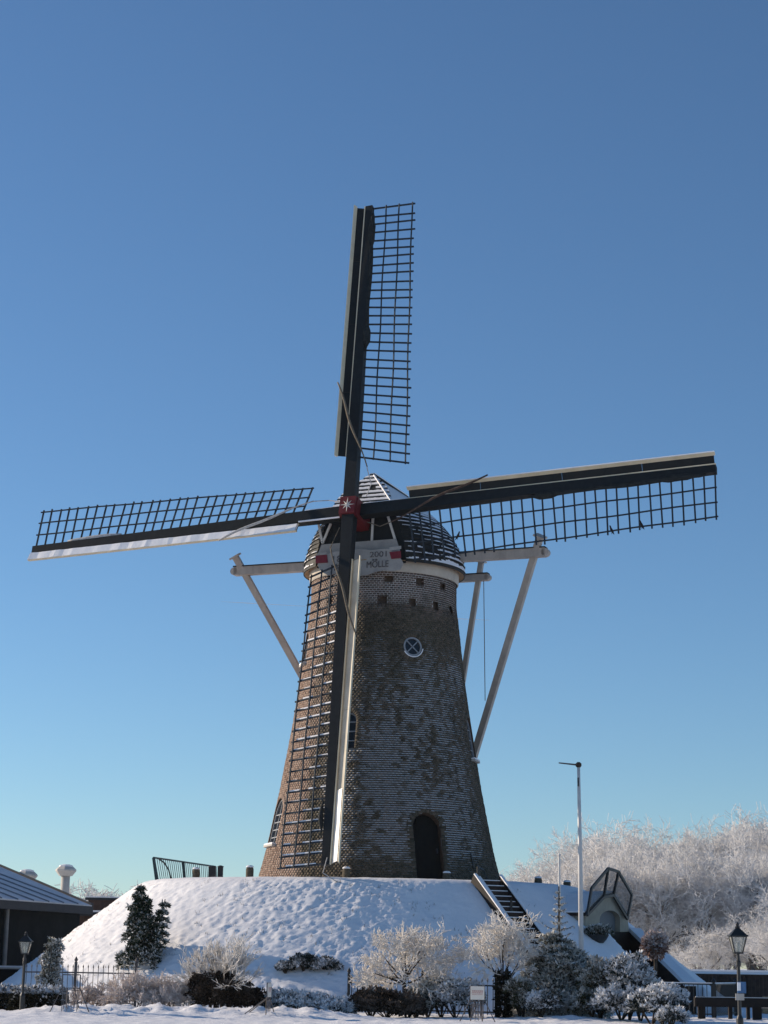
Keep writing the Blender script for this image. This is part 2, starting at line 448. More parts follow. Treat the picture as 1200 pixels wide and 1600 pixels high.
# wall colours: brick on the dry side, algae on the shaded north side, snow caught on the ledges
def wall_mat(name, mortar):
    m = mat(name, (.2, .1, .07), .88, .15); n = N(m)
    g = n.new('ShaderNodeNewGeometry'); sp = n.new('ShaderNodeSeparateXYZ'); n.link(g.outputs['Position'], sp.inputs[0])
    zz = sp.outputs['Z']
    big = n.noise(.55, 4, .6); mid = n.noise(2.2, 4, .6)
    streak = n.noise(1.3, 4, .6, stretch=(1, 1, .16))
    if mortar:
        light = n.mix(mid, (.42, .40, .38), (.58, .55, .52)); dark = n.mix(mid, (.06, .056, .046), (.12, .11, .092))
        brick = light
    else:
        r = n.attr('rnd')
        brick = n.ramp(r, [(0, (.23, .15, .115)), (.35, (.34, .235, .185)), (.65, (.40, .295, .235)), (1, (.28, .215, .18))])
        dark = n.ramp(r, [(0, (.050, .045, .034)), (.5, (.092, .079, .060)), (1, (.135, .108, .083))])
        light = n.ramp(r, [(0, (.06, .05, .047)), (.5, (.10, .08, .07)), (1, (.17, .12, .10))])
    moss = n.mix(n.ramp(big, [(.42, 0.0), (.62, 1.0)]), dark, n.mix(.18, dark, (.05, .054, .03)))
    # algae grows on the weather side (+x, towards the camera): position round the tower
    ang = n.math('ADD', n.math('ADD', n.math('MULTIPLY', n.math('SUBTRACT', sp.outputs['X'], MX), .62), n.math('MULTIPLY', n.math('SUBTRACT', MY, sp.outputs['Y']), .50)),
                 n.math('MULTIPLY', n.math('SUBTRACT', streak, .5), 2.2))
    alg = n.ramp(n.math('MULTIPLY_ADD', ang, .4, .5), [(.30, 0.0), (.52, 1.0)])
    top = n.ramp(n.math('ADD', n.math('MULTIPLY_ADD', n.math('SUBTRACT', zz, 12.15), .55, .5), n.math('MULTIPLY', n.math('SUBTRACT', mid, .5), .9)), [(.30, 0.0), (.75, 1.0)])
    c = n.mix(alg, n.mix(.25, brick, moss) if not mortar else n.mix(.5, brick, dark), n.mix(top, moss, light))
    # snow
    s = n.attr('snow'); fine = n.noise(9, 3, .7, stretch=(1, 1, .5))
    sm = n.math('MULTIPLY', s, n.math('ADD', .45, fine))
    if mortar: mask = n.ramp(sm, [(.2, 0.0), (.6, .25)])
    else: mask = n.ramp(n.math('ADD', n.math('SUBTRACT', n.attr('bv'), 1.0), n.math('MINIMUM', n.math('MULTIPLY', sm, .95), .50)), [(.02, 0.0), (.18, .78)])
    n.color(n.mix(mask, c, (.52, .54, .57)))
    return m
M['brickwall'] = wall_mat('tower_brick', False); M['mortar'] = wall_mat('tower_mortar', True)
def snow_amt(th, z):
    """snow blown on to the ledges: thick low down on the front, thin at the neck"""
    deg = math.degrees(th)
    a = math.exp(-(abs(deg - 18) / 42) ** 3)
    zf = np.interp(z, [3.5, 4.1, 4.6, 5.5, 7.5, 9.2, 10.0, 10.8, 11.6, 12.5], [.02, .2, .85, 1.05, .85, .62, .42, .22, .05, 0])
    n1 = noise.noise(V((th * 3.2, z * .35, 1))); n2 = noise.noise(V((th * 8, z * .5, 5))); n3 = noise.noise(V((th * 15, z * 5, 9)))
    rr = math.exp(-((deg - 62) / 12) ** 2) * math.exp(-((z - 10.1) / .5) ** 2) * .7
    return max(0, min(1, (a * zf + rr) * (.80 + .7 * n1 + .5 * n2 + 1.1 * n3)))
csn = []
for j in range(ncour + 1):
    for i in range(cth):
        t = 2 * math.pi * i / cth; t = t - 2 * math.pi if t > math.pi else t
        csn.append(snow_amt(t, ZB + COURSE * j))
tower = make('tower', cv, cf, 'mortar', mill, smooth=True, attrs=[('snow', 'POINT', csn)])
bv, bf, brnd, bsn, bvv = [], [], [], [], []
for j in range(ncour):
    z0 = ZB + COURSE * j; z1 = z0 + COURSE
    top = z0 > 12.2
    gap = .021 if top else .011
    n = int(2 * math.pi * tr(z0 + .03) / .118); off = (.5 if j % 2 else 0) + rng.uniform(-.06, .06)
    dth = 2 * math.pi / n
    for i in range(n):
        t = (i + off) * dth; tm = t + dth / 2
        if tm > math.pi: tm -= 2 * math.pi
        c = tp(tm, (z0 + z1) / 2)
        if any(o.inside(c, .09) for o in ops) or any(o.inside(c, .012) for o in holes): continue
        g = gap / 2 / tr(z0); dr = rng.uniform(-.004, .005) if top else rng.uniform(-.006, .012)
        b = len(bv); za = z0 + gap / 2 + rng.uniform(-.002, .002); zb = z1 - gap / 2
        for (tt, zz, d) in ((t + g, za, dr), (t + dth - g, za, dr), (t + dth - g, zb, dr), (t + g, zb, dr),
                            (t + g, za, -.02), (t + dth - g, za, -.02), (t + dth - g, zb, -.02), (t + g, zb, -.02)):
            bv.append(tp(tt, zz, d))
        bf += [(b, b + 1, b + 2, b + 3), (b + 3, b + 2, b + 6, b + 7), (b + 1, b, b + 4, b + 5), (b, b + 3, b + 7, b + 4), (b + 2, b + 1, b + 5, b + 6)]
        rv = min(1, max(0, rng.random() * .8 + .2 * (noise.noise(c * .8) + .5)))
        sv = snow_amt(tm, (z0 + z1) / 2) * rng.uniform(.4, 1.4)
        brnd += [rv] * 5; bsn += [sv] * 5; bvv += [0, 0, 1, 1, 0, 0, 1, 1]
tag(make('brick', bv, np.array(bf, dtype=np.int32), 'brickwall', tower, attrs=[('rnd', 'FACE', brnd), ('snow', 'FACE', bsn), ('bv', 'POINT', bvv)]), kind='stuff')

def ring_bricks(o, parent, depth=.16, bw=.075):
    """radial bricks round the head of an opening, one object each"""
    w = o.w / 2; out = []
    if o.shape == 'round': n = int(2 * math.pi * (w + depth / 2) / bw); angs = [(2 * math.pi * (i + .5) / n, o.h / 2) for i in range(n)]; da = 2 * math.pi / n
    else: n = int(math.pi * (w + depth / 2) / bw); angs = [(math.pi * (i + .5) / n, o.h - w) for i in range(n)]; da = math.pi / n
    for a, yc in angs:
        r0, r1 = w + .005, w + depth; h = da / 2 * .86
        q = lambda r, aa, d: o.P(r * math.cos(aa), yc + r * math.sin(aa), d - (r * math.cos(aa)) ** 2 / (2 * tr(o.z0 + 1)))
        lo = [q(r0, a - h, -.05), q(r1, a - h, -.05), q(r1, a + h, -.05), q(r0, a + h, -.05)]
        hi = [q(r0, a - h, .012), q(r1, a - h, .012), q(r1, a + h, .012), q(r0, a + h, .012)]
        mb = MB().hexa(lo, hi)
        make('brick', mb.v, np.array(mb.f), 'brickwall', parent, attrs=[('rnd', 'FACE', [rng.random()] * 6), ('snow', 'FACE', [rng.choice([0, 0, .1])] * 6), ('bv', 'POINT', [.5] * 8)])
    if o.shape == 'arch':           # straight jamb bricks
        yj = .03
        while yj < o.h - w - .03:
            for s in (-1, 1):
                q = lambda x, y, d: o.P(s * x, y, d - x * x / (2 * tr(o.z0 + 1)))
                L = depth * (1 if int(yj / COURSE) % 2 else .66)
                mb = MB().hexa([q(w + .005, yj, -.05), q(w + L, yj, -.05), q(w + L, yj + .058, -.05), q(w + .005, yj + .058, -.05)],
                               [q(w + .005, yj, .012), q(w + L, yj, .012), q(w + L, yj + .058, .012), q(w + .005, yj + .058, .012)])
                if s < 0: mb.f = [f[::-1] for f in mb.f]
                make('brick', mb.v, np.array(mb.f), 'brickwall', parent, attrs=[('rnd', 'FACE', [rng.random()] * 6), ('snow', 'FACE', [.05] * 6), ('bv', 'POINT', [.5] * 8)])
            yj += COURSE
def reveal(o, parent, name, m, d0=.0, d1=-.30, g=.0):
    ol = o.outline(g); n = len(ol); vs = [o.P(x, y, d0 - x * x / (2 * tr(o.z0 + 1))) for x, y in ol] + [o.P(x, y, d1) for x, y in ol]
    closed = o.shape != 'arch'
    fs = [(i, (i + 1) % n, n + (i + 1) % n, n + i) for i in range(n if closed else n - 1)]
    return make(name, vs, fs, m, parent)
M['reveal'] = noisy('reveal_brick', (.06, .045, .035), (.12, .085, .065), 9, .9, .1)
def frame_strip(o, inner, outer, d, th, name, m, parent, closed):
    """a frame following the outline, between offsets inner and outer"""
    a, b = o.outline(inner), o.outline(outer); n = len(a); mb = MB()
    for i in range(n if closed else n - 1):
        j = (i + 1) % n
        q = lambda p, dd: o.P(p[0], p[1], dd)
        mb.hexa([q(a[i], d), q(b[i], d), q(b[j], d), q(a[j], d)], [q(a[i], d + th), q(b[i], d + th), q(b[j], d + th), q(a[j], d + th)])
    return build(name, mb, m, parent)
def glazed(o, nm, label, bars, dep=-.13, snow_sill=True):
    w = build(nm, MB().prism([o.P(x, y, dep) for x, y in o.outline(-.02)], o.en * .01), 'glass', mill); w['label'] = label
    reveal(o, w, 'reveal', 'reveal', .0, dep - .02)
    frame_strip(o, -.055, -.005, dep + .012, .05, 'window_frame', 'win_frame', w, o.shape != 'arch')
    for (x0, y0, x1, y1) in bars:
        build('glazing_bar', MB().beam(o.P(x0, y0, dep + .03), o.P(x1, y1, dep + .03), .032, .03, o.en), 'win_frame', w)
    ring_bricks(o, w)
    if snow_sill and o.shape == 'arch':
        build('window_sill', MB().box(o.P(0, -.05, -.02), o.et * (o.w / 2 + .05), o.en * .10, o.es * .035), 'stone', w)
        build('sill_snow', MB().box(o.P(0, .0, -.0), o.et * (o.w / 2 + .03), o.en * .085, o.es * .022), 'snow', w)
    return w
rr = .26
c45 = rr * math.cos(R_(45))
glazed(O_round, 'window', 'round window with a crossed glazing bar high on the tower', [(-c45, O_round.h / 2 - c45, c45, O_round.h / 2 + c45), (-c45, O_round.h / 2 + c45, c45, O_round.h / 2 - c45)], -.07)
build('sill_snow', MB().tube([O_round.P(.335 * math.cos(R_(a)), .31 + .335 * math.sin(R_(a)), .012) for a in range(-150, -9, 14)], .018, 6), 'snow', [c for c in mill.children if c.name.startswith('window')][0])
def grid_bars(o, nx, ny):
    b = [(x, .03, x, o.h - .04 - (abs(x) / (o.w / 2)) ** 2 * .2) for x in np.linspace(-o.w / 2, o.w / 2, nx + 2)[1:-1]]
    return b + [(-o.w / 2 + .04, y, o.w / 2 - .04, y) for y in np.linspace(0, o.h - o.w / 2, ny + 1)[1:]]
glazed(O_mid, 'window', 'arched window half hidden behind the lowered sail', grid_bars(O_mid, 1, 3), -.2, False)
glazed(O_left, 'window', 'arched window near the foot of the sunlit left wall', grid_bars(O_left, 1, 4))
glazed(O_upl, 'window', 'small arched window on the upper left edge of the tower', grid_bars(O_upl, 1, 2))
glazed(O_right, 'window', 'arched window on the right edge of the tower', grid_bars(O_right, 1, 3))
# door
o = O_door; dr_ = build('door', MB().prism([o.P(x, y, -.24) for x, y in o.outline(-.01)], o.en * .02), 'door', mill)
dr_['label'] = 'black arched plank door at the foot of the tower'
reveal(o, dr_, 'reveal', 'reveal', 0, -.26)
for i in range(5):
    x0 = -.44 + i * .176; x1 = x0 + .168; xm = max(abs(x0), abs(x1))
    yt = o.h - .46 + math.sqrt(max(.02, .45 ** 2 - xm ** 2))
    build('plank', MB().hexa([o.P(x0, .02, -.22), o.P(x1, .02, -.22), o.P(x1, yt, -.22), o.P(x0, yt, -.22)], [o.P(x0, .02, -.185), o.P(x1, .02, -.185), o.P(x1, yt, -.185), o.P(x0, yt, -.185)]), 'door', dr_)
build('door_handle', MB().box(o.P(.33, 1.0, -.15), o.et * .02, o.en * .03, o.es * .07), 'black_metal', dr_)
ring_bricks(o, dr_, .20)
build('doorstep', MB().box(o.P(.02, -.02, .12), o.et * .62, o.en * .14, o.es * .05), 'dark_wood', dr_)
for o in holes:
    h = build('vent_hole', MB().prism([o.P(x, y, -.14) for x, y in o.outline(.14)], o.en * .01), 'reveal', mill)
# a thin steel anchor plate by the stairs
th, z = tower_hit(737, 1345)
build('wall_anchor', MB().beam(tp(th, z - .22, .02), tp(th, z + .22, .02), .03, .03), 'black_metal', mill)

# --- white cornice band and eaves
band = MB(); n = 96
pr = [(2.40, 13.24), (2.43, 13.27), (2.45, 13.70), (2.30, 13.72)]
for r, z in pr:
    for i in range(n): band.v.append((MX + r * math.sin(2 * math.pi * i / n), MY - r * math.cos(2 * math.pi * i / n), z))
for k in range(len(pr) - 1):
    for i in range(n): band.f.append((k * n + i, k * n + (i + 1) % n, (k + 1) * n + (i + 1) % n, (k + 1) * n + i))
M['band'] = noisy('white_plaster_band', (.40, .36, .30), (.56, .51, .43), 1.4, .8, .2)
build('cornice_band', band, 'band', mill, smooth=True)

# --- cap
ZE, ZR, RE = 13.62, 16.66, 2.60
def cap_plan(t, a):
    """plan outline of the cap at height t (0 eave, 1 ridge); a = angle from forward, towards the right"""
    g = 1 - t ** 1.9
    b = RE - .75 * t ** 2; w = RE * g
    ca, sa = math.cos(a), math.sin(a)
    if ca < 0: s, l = b * ca, w * sa
    else: s, l = RE * ca, w * sa
    return s, l
S_WALL = 2.12; Z_HIP = 15.42; S_HIP = 1.25
def s_max(z):
    return S_WALL if z <= Z_HIP else S_HIP + (ZR - z) / (ZR - Z_HIP) * (S_WALL - S_HIP)
def cap_row(t0, t1, out0, out1, na=60, lo=0, hi=1):
    """quad strip round the cap between heights t0,t1, clipped by the front; returns point rows"""
    rows = []
    for t, out in ((t0, out0), (t1, out1)):
        z = ZE + (ZR - ZE) * t; sm = s_max(z); amin = math.acos(min(1, sm / RE)); pts = []
        for i in range(na + 1):
            a = amin + (2 * math.pi - 2 * amin) * i / na
            s, l = cap_plan(t, a)
            s = min(s, sm); k = 1 + out / RE
            pts.append(mp(s if abs(s - sm) < 1e-6 else s * k, l * k if t < .999 else l + (out if l > 0 else -out) * .5, z))
        rows.append(pts)
    return rows
def strip(mb, lo, hi, thick):
    n = len(lo); o = len(mb.v)
    for k in range(n): mb.v += [tuple(lo[k]), tuple(hi[k])]
    for k in range(n - 1): mb.f.append((o + 2 * k, o + 2 * k + 2, o + 2 * k + 3, o + 2 * k + 1))
    # lower edge thickness
    o2 = len(mb.v); c = mp(0, 0, 14.5)
    for k in range(n):
        d = V((lo[k].x - c.x, lo[k].y - c.y, 0)).normalized(); mb.v.append(tuple(lo[k] - d * thick))
    for k in range(n - 1): mb.f.append((o + 2 * k + 2, o + 2 * k, o2 + k, o2 + k + 1))
cap = build('cap', MB().prism([mp(0, 0, 0)] * 3, V((0, 0, .001))), 'tarred', mill)   # replaced below by the front wall mesh
NROW = 24
snow = MB()
for k in range(NROW):
    # rows evenly spaced along the slope
    t0 = (k / NROW) ** .82; t1 = ((k + 1) / NROW) ** .82
    r0, r1 = cap_row(t0, t1, .045, .005)
    mb = MB(); strip(mb, r0, r1, .05); build('cap_board', mb, 'tarred', cap)
    # snow lying on this course
    tm = (t0 + t1) / 2
    full = tm > .56; lo, hi = cap_row(t0 - (.004 if full else -(t1 - t0) * .06), t1, .066, .05 if full else .022, 120)
    na = len(lo)
    for i in range(na - 1):
        a = i / (na - 1)                             # 0 right front ... .5 back ... 1 left front
        amt = np.interp(tm, [0, .1, .2, .35, .46, .56, 1], [.66, .5, .28, .38, .72, 1.0, 1.0])
        if a < .10 and tm < .62: amt *= .22 + a * 5
        if a > .6: amt *= .25 if tm < .7 else .6
        nz = noise.noise(V((a * 26, k * 1.7, 0))) * .35 + noise.noise(V((a * 70, k * 3.1, 2))) * .25
        h0 = min(1, max(0, amt + nz * (1.1 if amt < .95 else .15)))
        if h0 < .12: continue
        A, B, C_, D = lo[i], lo[i + 1], lo[i + 1].lerp(hi[i + 1], h0), lo[i].lerp(hi[i], h0)
        snow.add([A, B, C_, D], [(0, 1, 2, 3)])
# ridge cap
build('ridge_board', MB().beam(mp(S_HIP - .02, 0, ZR + .02), mp(-1.97, 0, ZR + .0), .18, .05), 'tarred', cap)
build('ridge_snow', MB().beam(mp(S_HIP - .05, 0, ZR + .06), mp(-1.95, 0, ZR + .045), .17, .04), 'snow', cap)
# hip boards on the front
NH = 8
def hip_w(z):
    t = (z - ZE) / (ZR - ZE); s = s_max(z); a = math.acos(min(1, s / RE)); return RE * (1 - t ** 1.9) * math.sin(a)
hip_n = (F * (ZR - Z_HIP) + UP * (S_WALL - S_HIP)).normalized()
for k in range(NH):
    za = Z_HIP - .02 + (ZR - Z_HIP + .02) * k / NH; zb = Z_HIP + (ZR - Z_HIP) * (k + 1.12) / NH
    zb = min(zb, ZR - .01)
    wa, wb = hip_w(za) + .03, max(.05, hip_w(zb)) + .03
    A = [mp(s_max(za), -wa, za) + hip_n * .05, mp(s_max(za), wa, za) + hip_n * .05, mp(s_max(zb), wb, zb) + hip_n * .015, mp(s_max(zb), -wb, zb) + hip_n * .015]
    build('hip_board', MB().hexa([p - hip_n * .03 for p in A], A), 'tarred', cap)
    nseg = 26
    for i in range(nseg):
        u0, u1 = i / nseg, (i + 1) / nseg
        h0 = .95 + .22 * noise.noise(V((u0 * 9, k * 2.3, 3))) + .15 * noise.noise(V((u0 * 23, k * 5.1, 8)))
        if noise.noise(V((u0 * 4, k * 3.7, 11))) < -.42: continue
        q = lambda u, v: (A[0].lerp(A[1], u)).lerp(A[3].lerp(A[2], u), v) + hip_n * .018
        q2 = lambda u, v: (A[0].lerp(A[1], u)).lerp(A[3].lerp(A[2], u), v) + hip_n * .001
        snow.hexa([q2(u0, .16), q2(u1, .16), q2(u1, .16 + h0 * .62), q2(u0, .16 + h0 * .62)], [q(u0, .18), q(u1, .18), q(u1, .13 + h0 * .6), q(u0, .13 + h0 * .6)])
tag(build('snow', snow, 'snow', cap), kind='stuff')
# snow edging along the right hip corner
build('hip_edge_snow', MB().beam(mp(s_max(15.5), hip_w(15.5) + .05, 15.5) + hip_n * .05, mp(S_HIP + .03, .1, ZR - .06) + hip_n * .06, .05, .05), 'snow', cap)
# front wall
fw = []
for z in np.linspace(13.5, Z_HIP + .05, 8): fw.append((hip_w(min(z, Z_HIP)) if z > ZE else hip_w(ZE), z))
poly = [mp(S_WALL - .03, w, z) for w, z in fw] + [mp(S_WALL - .03, -w, z) for w, z in fw[::-1]]
mb = MB().prism(poly, -F * .06)
me = cap.data; old = me; newo = build('cap_tmp', mb, 'dark_green', mill); cap.data = newo.data; bpy.data.objects.remove(newo)
cap['label'] = 'boarded cap with snow on its rows and a dark front wall'
for (x0, y0, x1, y1) in ((497, 815, 504, 849), (517, 818, 504, 849), (539, 818, 536, 849), (583, 805, 581, 846), (606, 806, 617, 842)):
    a = onplane(x0, y0, 2.24); b = onplane(x1, y1, 2.24)
    build('white_strut', MB().beam(mp(2.24, *a), mp(2.24, *b), .07, .05, F), 'white_paint', cap)
# white transom board, shield-shaped name board with red blocks and lettering
pts = [onplane(*p, 2.30) for p in ((503, 851), (619, 842), (625, 862), (494, 872))]
build('transom_board', MB().prism([mp(2.26, *p) for p in pts], F * .06), 'signboard', cap)
SB = 2.58
ol = [(511, 866), (526, 861), (545, 862), (560, 858), (580, 859.5), (604, 857), (610, 859), (626, 873), (630, 880), (625, 890), (613, 892.5), (600, 891), (588, 893), (575, 898), (560, 900), (545, 894), (528, 895), (513, 899), (503, 894), (497, 885), (496, 880)]
lz = [onplane(*p, SB) for p in ol]
name_board = build('name_board', MB().prism([mp(SB - .05, *p) for p in lz], F * .05), 'signboard', cap)
for q in (((493, 868), (511, 866), (511, 863), (495, 866)), ((608, 861), (627, 858), (627, 853), (609, 855))):
    build('board_end', MB().prism([mp(SB + .004, *onplane(*p, SB)) for p in q], F * .02), 'signboard', cap)
for q in (((493.5, 868.5), (511, 867), (512.5, 879), (494, 880.5)), ((609, 863), (626.5, 861), (627, 872), (612, 873.5))):
    build('red_block', MB().prism([mp(SB + .006, *onplane(*p, SB)) for p in q], F * .03), 'red_dull', cap)
def text(s, px0, px1, pyb, pyt, plane, parent, m='letter', name='lettering', slope=0):
    """raised lettering that fits a pixel box on a plane facing forward"""
    cu = bpy.data.curves.new('t', 'FONT'); cu.body = s; cu.extrude = .006; cu.align_x = 'LEFT'; cu.offset = 0.0
    ob = bpy.data.objects.new('t', cu); col.objects.link(ob)
    dg = bpy.context.evaluated_depsgraph_get(); me = bpy.data.meshes.new_from_object(ob.evaluated_get(dg))
    bpy.data.objects.remove(ob)
    vv = np.array([v.co[:] for v in me.vertices]); mn, mx = vv.min(0), vv.max(0)
    a = onplane(px0, pyb, plane); b = onplane(px1, pyb + slope, plane); c = onplane(px0, pyt, plane)
    out = []
    for x, y, z in vv:
        u = (x - mn[0]) / (mx[0] - mn[0]); v = (y - mn[1]) / (mx[1] - mn[1])
        out.append(mp(plane + .004 + (z - mn[2]), a[0] + (b[0] - a[0]) * u, a[1] + (b[1] - a[1]) * u + (c[1] - a[1]) * v))
    return make(name, out, [tuple(p.vertices) for p in me.polygons], m, parent)
text('18', 520, 535, 879.5, 869, SB, cap, slope=-1.5)
text('2001', 578, 604, 871, 862.5, SB, cap, slope=-1.5)
text('MOLLE', 573, 607, 887.5, 877.5, SB, cap, slope=-2)
for px in (583.5, 588.0):                              # the two dots over the O
    l_, z_ = onplane(px, 875.0 - (px - 583) * .06, SB); build('lettering', MB().box(mp(SB + .01, l_, z_), RT * .03, F * .012, UP * .028), 'letter', cap)
text('AV', 522, 538, 892, 881, SB, cap, slope=-1)
# soffit boards under the eaves
for i in range(72):
    a = 2 * math.pi * (i + .5) / 72; h = math.pi / 72 * .86
    q = lambda r, aa, z: V((MX + r * math.sin(aa), MY - r * math.cos(aa), z))
    lo = [q(2.44, a - h, 13.60), q(2.61, a - h, 13.555), q(2.61, a + h, 13.555), q(2.44, a + h, 13.60)]
    build('soffit_board', MB().hexa(lo, [p + UP * (.025 + .012 * (i % 2)) for p in lo]), 'soffit', cap)
eave = MB(); n = 96
for r, z in ((2.61, 13.54), (2.64, 13.55), (2.64, 13.64), (2.57, 13.66)):
    for i in range(n): eave.v.append((MX + r * math.sin(2 * math.pi * i / n), MY - r * math.cos(2 * math.pi * i / n), z))
for k in range(4):
    for i in range(n):
        a = 2 * math.pi * (i + .5) / n
        if math.cos(a + YAW) > .80: continue            # the front wall interrupts the eaves
        eave.f.append((k * n + i, k * n + (i + 1) % n, ((k + 1) % 4) * n + (i + 1) % n, ((k + 1) % 4) * n + i))
build('eave_board', eave, 'tarred', cap)

# --- tail beams, braces
def head(p, d, parent, sz=.16):
    build('beam_peg', MB().beam(p - d * .0, p + d * .5, sz * 1.2, sz * 1.2, F).add(*(lambda b: (b.v, b.f))(MB().beam(p + d * .5, p + d * .56, sz * 2.0, sz * 2.0, F))), 'beam', parent)
def tail_beam(s, l0, l1, z, w=.26, h=.28):
    b = build('tail_beam', MB().beam(mp(s, l0, z), mp(s, l1, z), w, h), 'beam', mill)
    build('beam_cover', MB().beam(mp(s, l0 - .02, z + h / 2 + .02), mp(s, l1 + .02, z + h / 2 + .02), w + .06, .035), 'tarred', b)
    for l, sg in ((l0, -1), (l1, 1)):
        build('rounded_end', MB().lathe(mp(s - w / 2, l, z), [(h * .46, 0), (h * .46, w)], 14, F), 'beam', b)
    return b
FOOT = mp(-4.5, 0, 3.75)
lb = tail_beam(-.25, -5.5, 5.4, 14.07)
for sg, l in ((-1, -5.18), (1, 5.04)):
    p = mp(-.25, l, 14.07); d = (p - FOOT).normalized()
    b = build('brace', MB().beam(p + d * .55, FOOT + RT * .25 * sg, .20, .20, F, .2, .2), 'beam', mill)
    build('brace_head', MB().beam(p + d * .55, p + d * .61, .36, .36, F), 'beam', b)
sb_ = tail_beam(-2.2, -2.75, 2.85, 13.78, .22, .22)
for sg, l in ((-1, -2.45), (1, 2.52)):
    p = mp(-2.2, l, 13.78); d = (p - FOOT).normalized()
    b = build('brace', MB().beam(p + d * .52, FOOT + RT * .12 * sg, .16, .16, F), 'beam', mill)
    build('brace_head', MB().beam(p + d * .52, p + d * .57, .30, .30, F), 'beam', b)
build('tail_pole', MB().beam(mp(-2.4, 0, 13.9), FOOT, .3, .3, F), 'beam', mill)
p = mp(-2.2, 2.70, 13.67); q_ = at(758, 1095, p.y)
build('brake_rope', MB().tube([p, p.lerp(q_, .5), q_], .014, 6), 'rope', mill)

# --- windshaft head with star
ph = build('shaft_head', MB().box(HUB - SN * .28, RT * .285, SU * .31, SN * .58), 'red', mill)
build('shaft_front', MB().box(HUB + SN * .37, RT * .26, SU * .29, SN * .05), 'red', ph)
build('windshaft', MB().tube([HUB - SN * .88, HUB - SN * 2.6], .30, 16), 'red_dull', ph)
star = []
for i in range(16):
    a = math.pi * i / 8; r = .26 if i % 4 == 0 else (.20 if i % 2 == 0 else .065)
    star.append(HUB + SN * .424 + (RT * math.sin(a) + SU * math.cos(a)) * r)
smb = MB(); smb.v = [tuple(p) for p in star] + [tuple(HUB + SN * .455)]
smb.f = [(i, 16, (i + 1) % 16) for i in range(16)]; smb.f += [tuple(range(16))]
build('star', smb, 'white_paint', ph)
for x in (-.11, .11): build('wedge', MB().box(HUB + SN * .22 + RT * x - SU * .43, RT * .06, SU * .08, SN * .10), 'beam', ph)

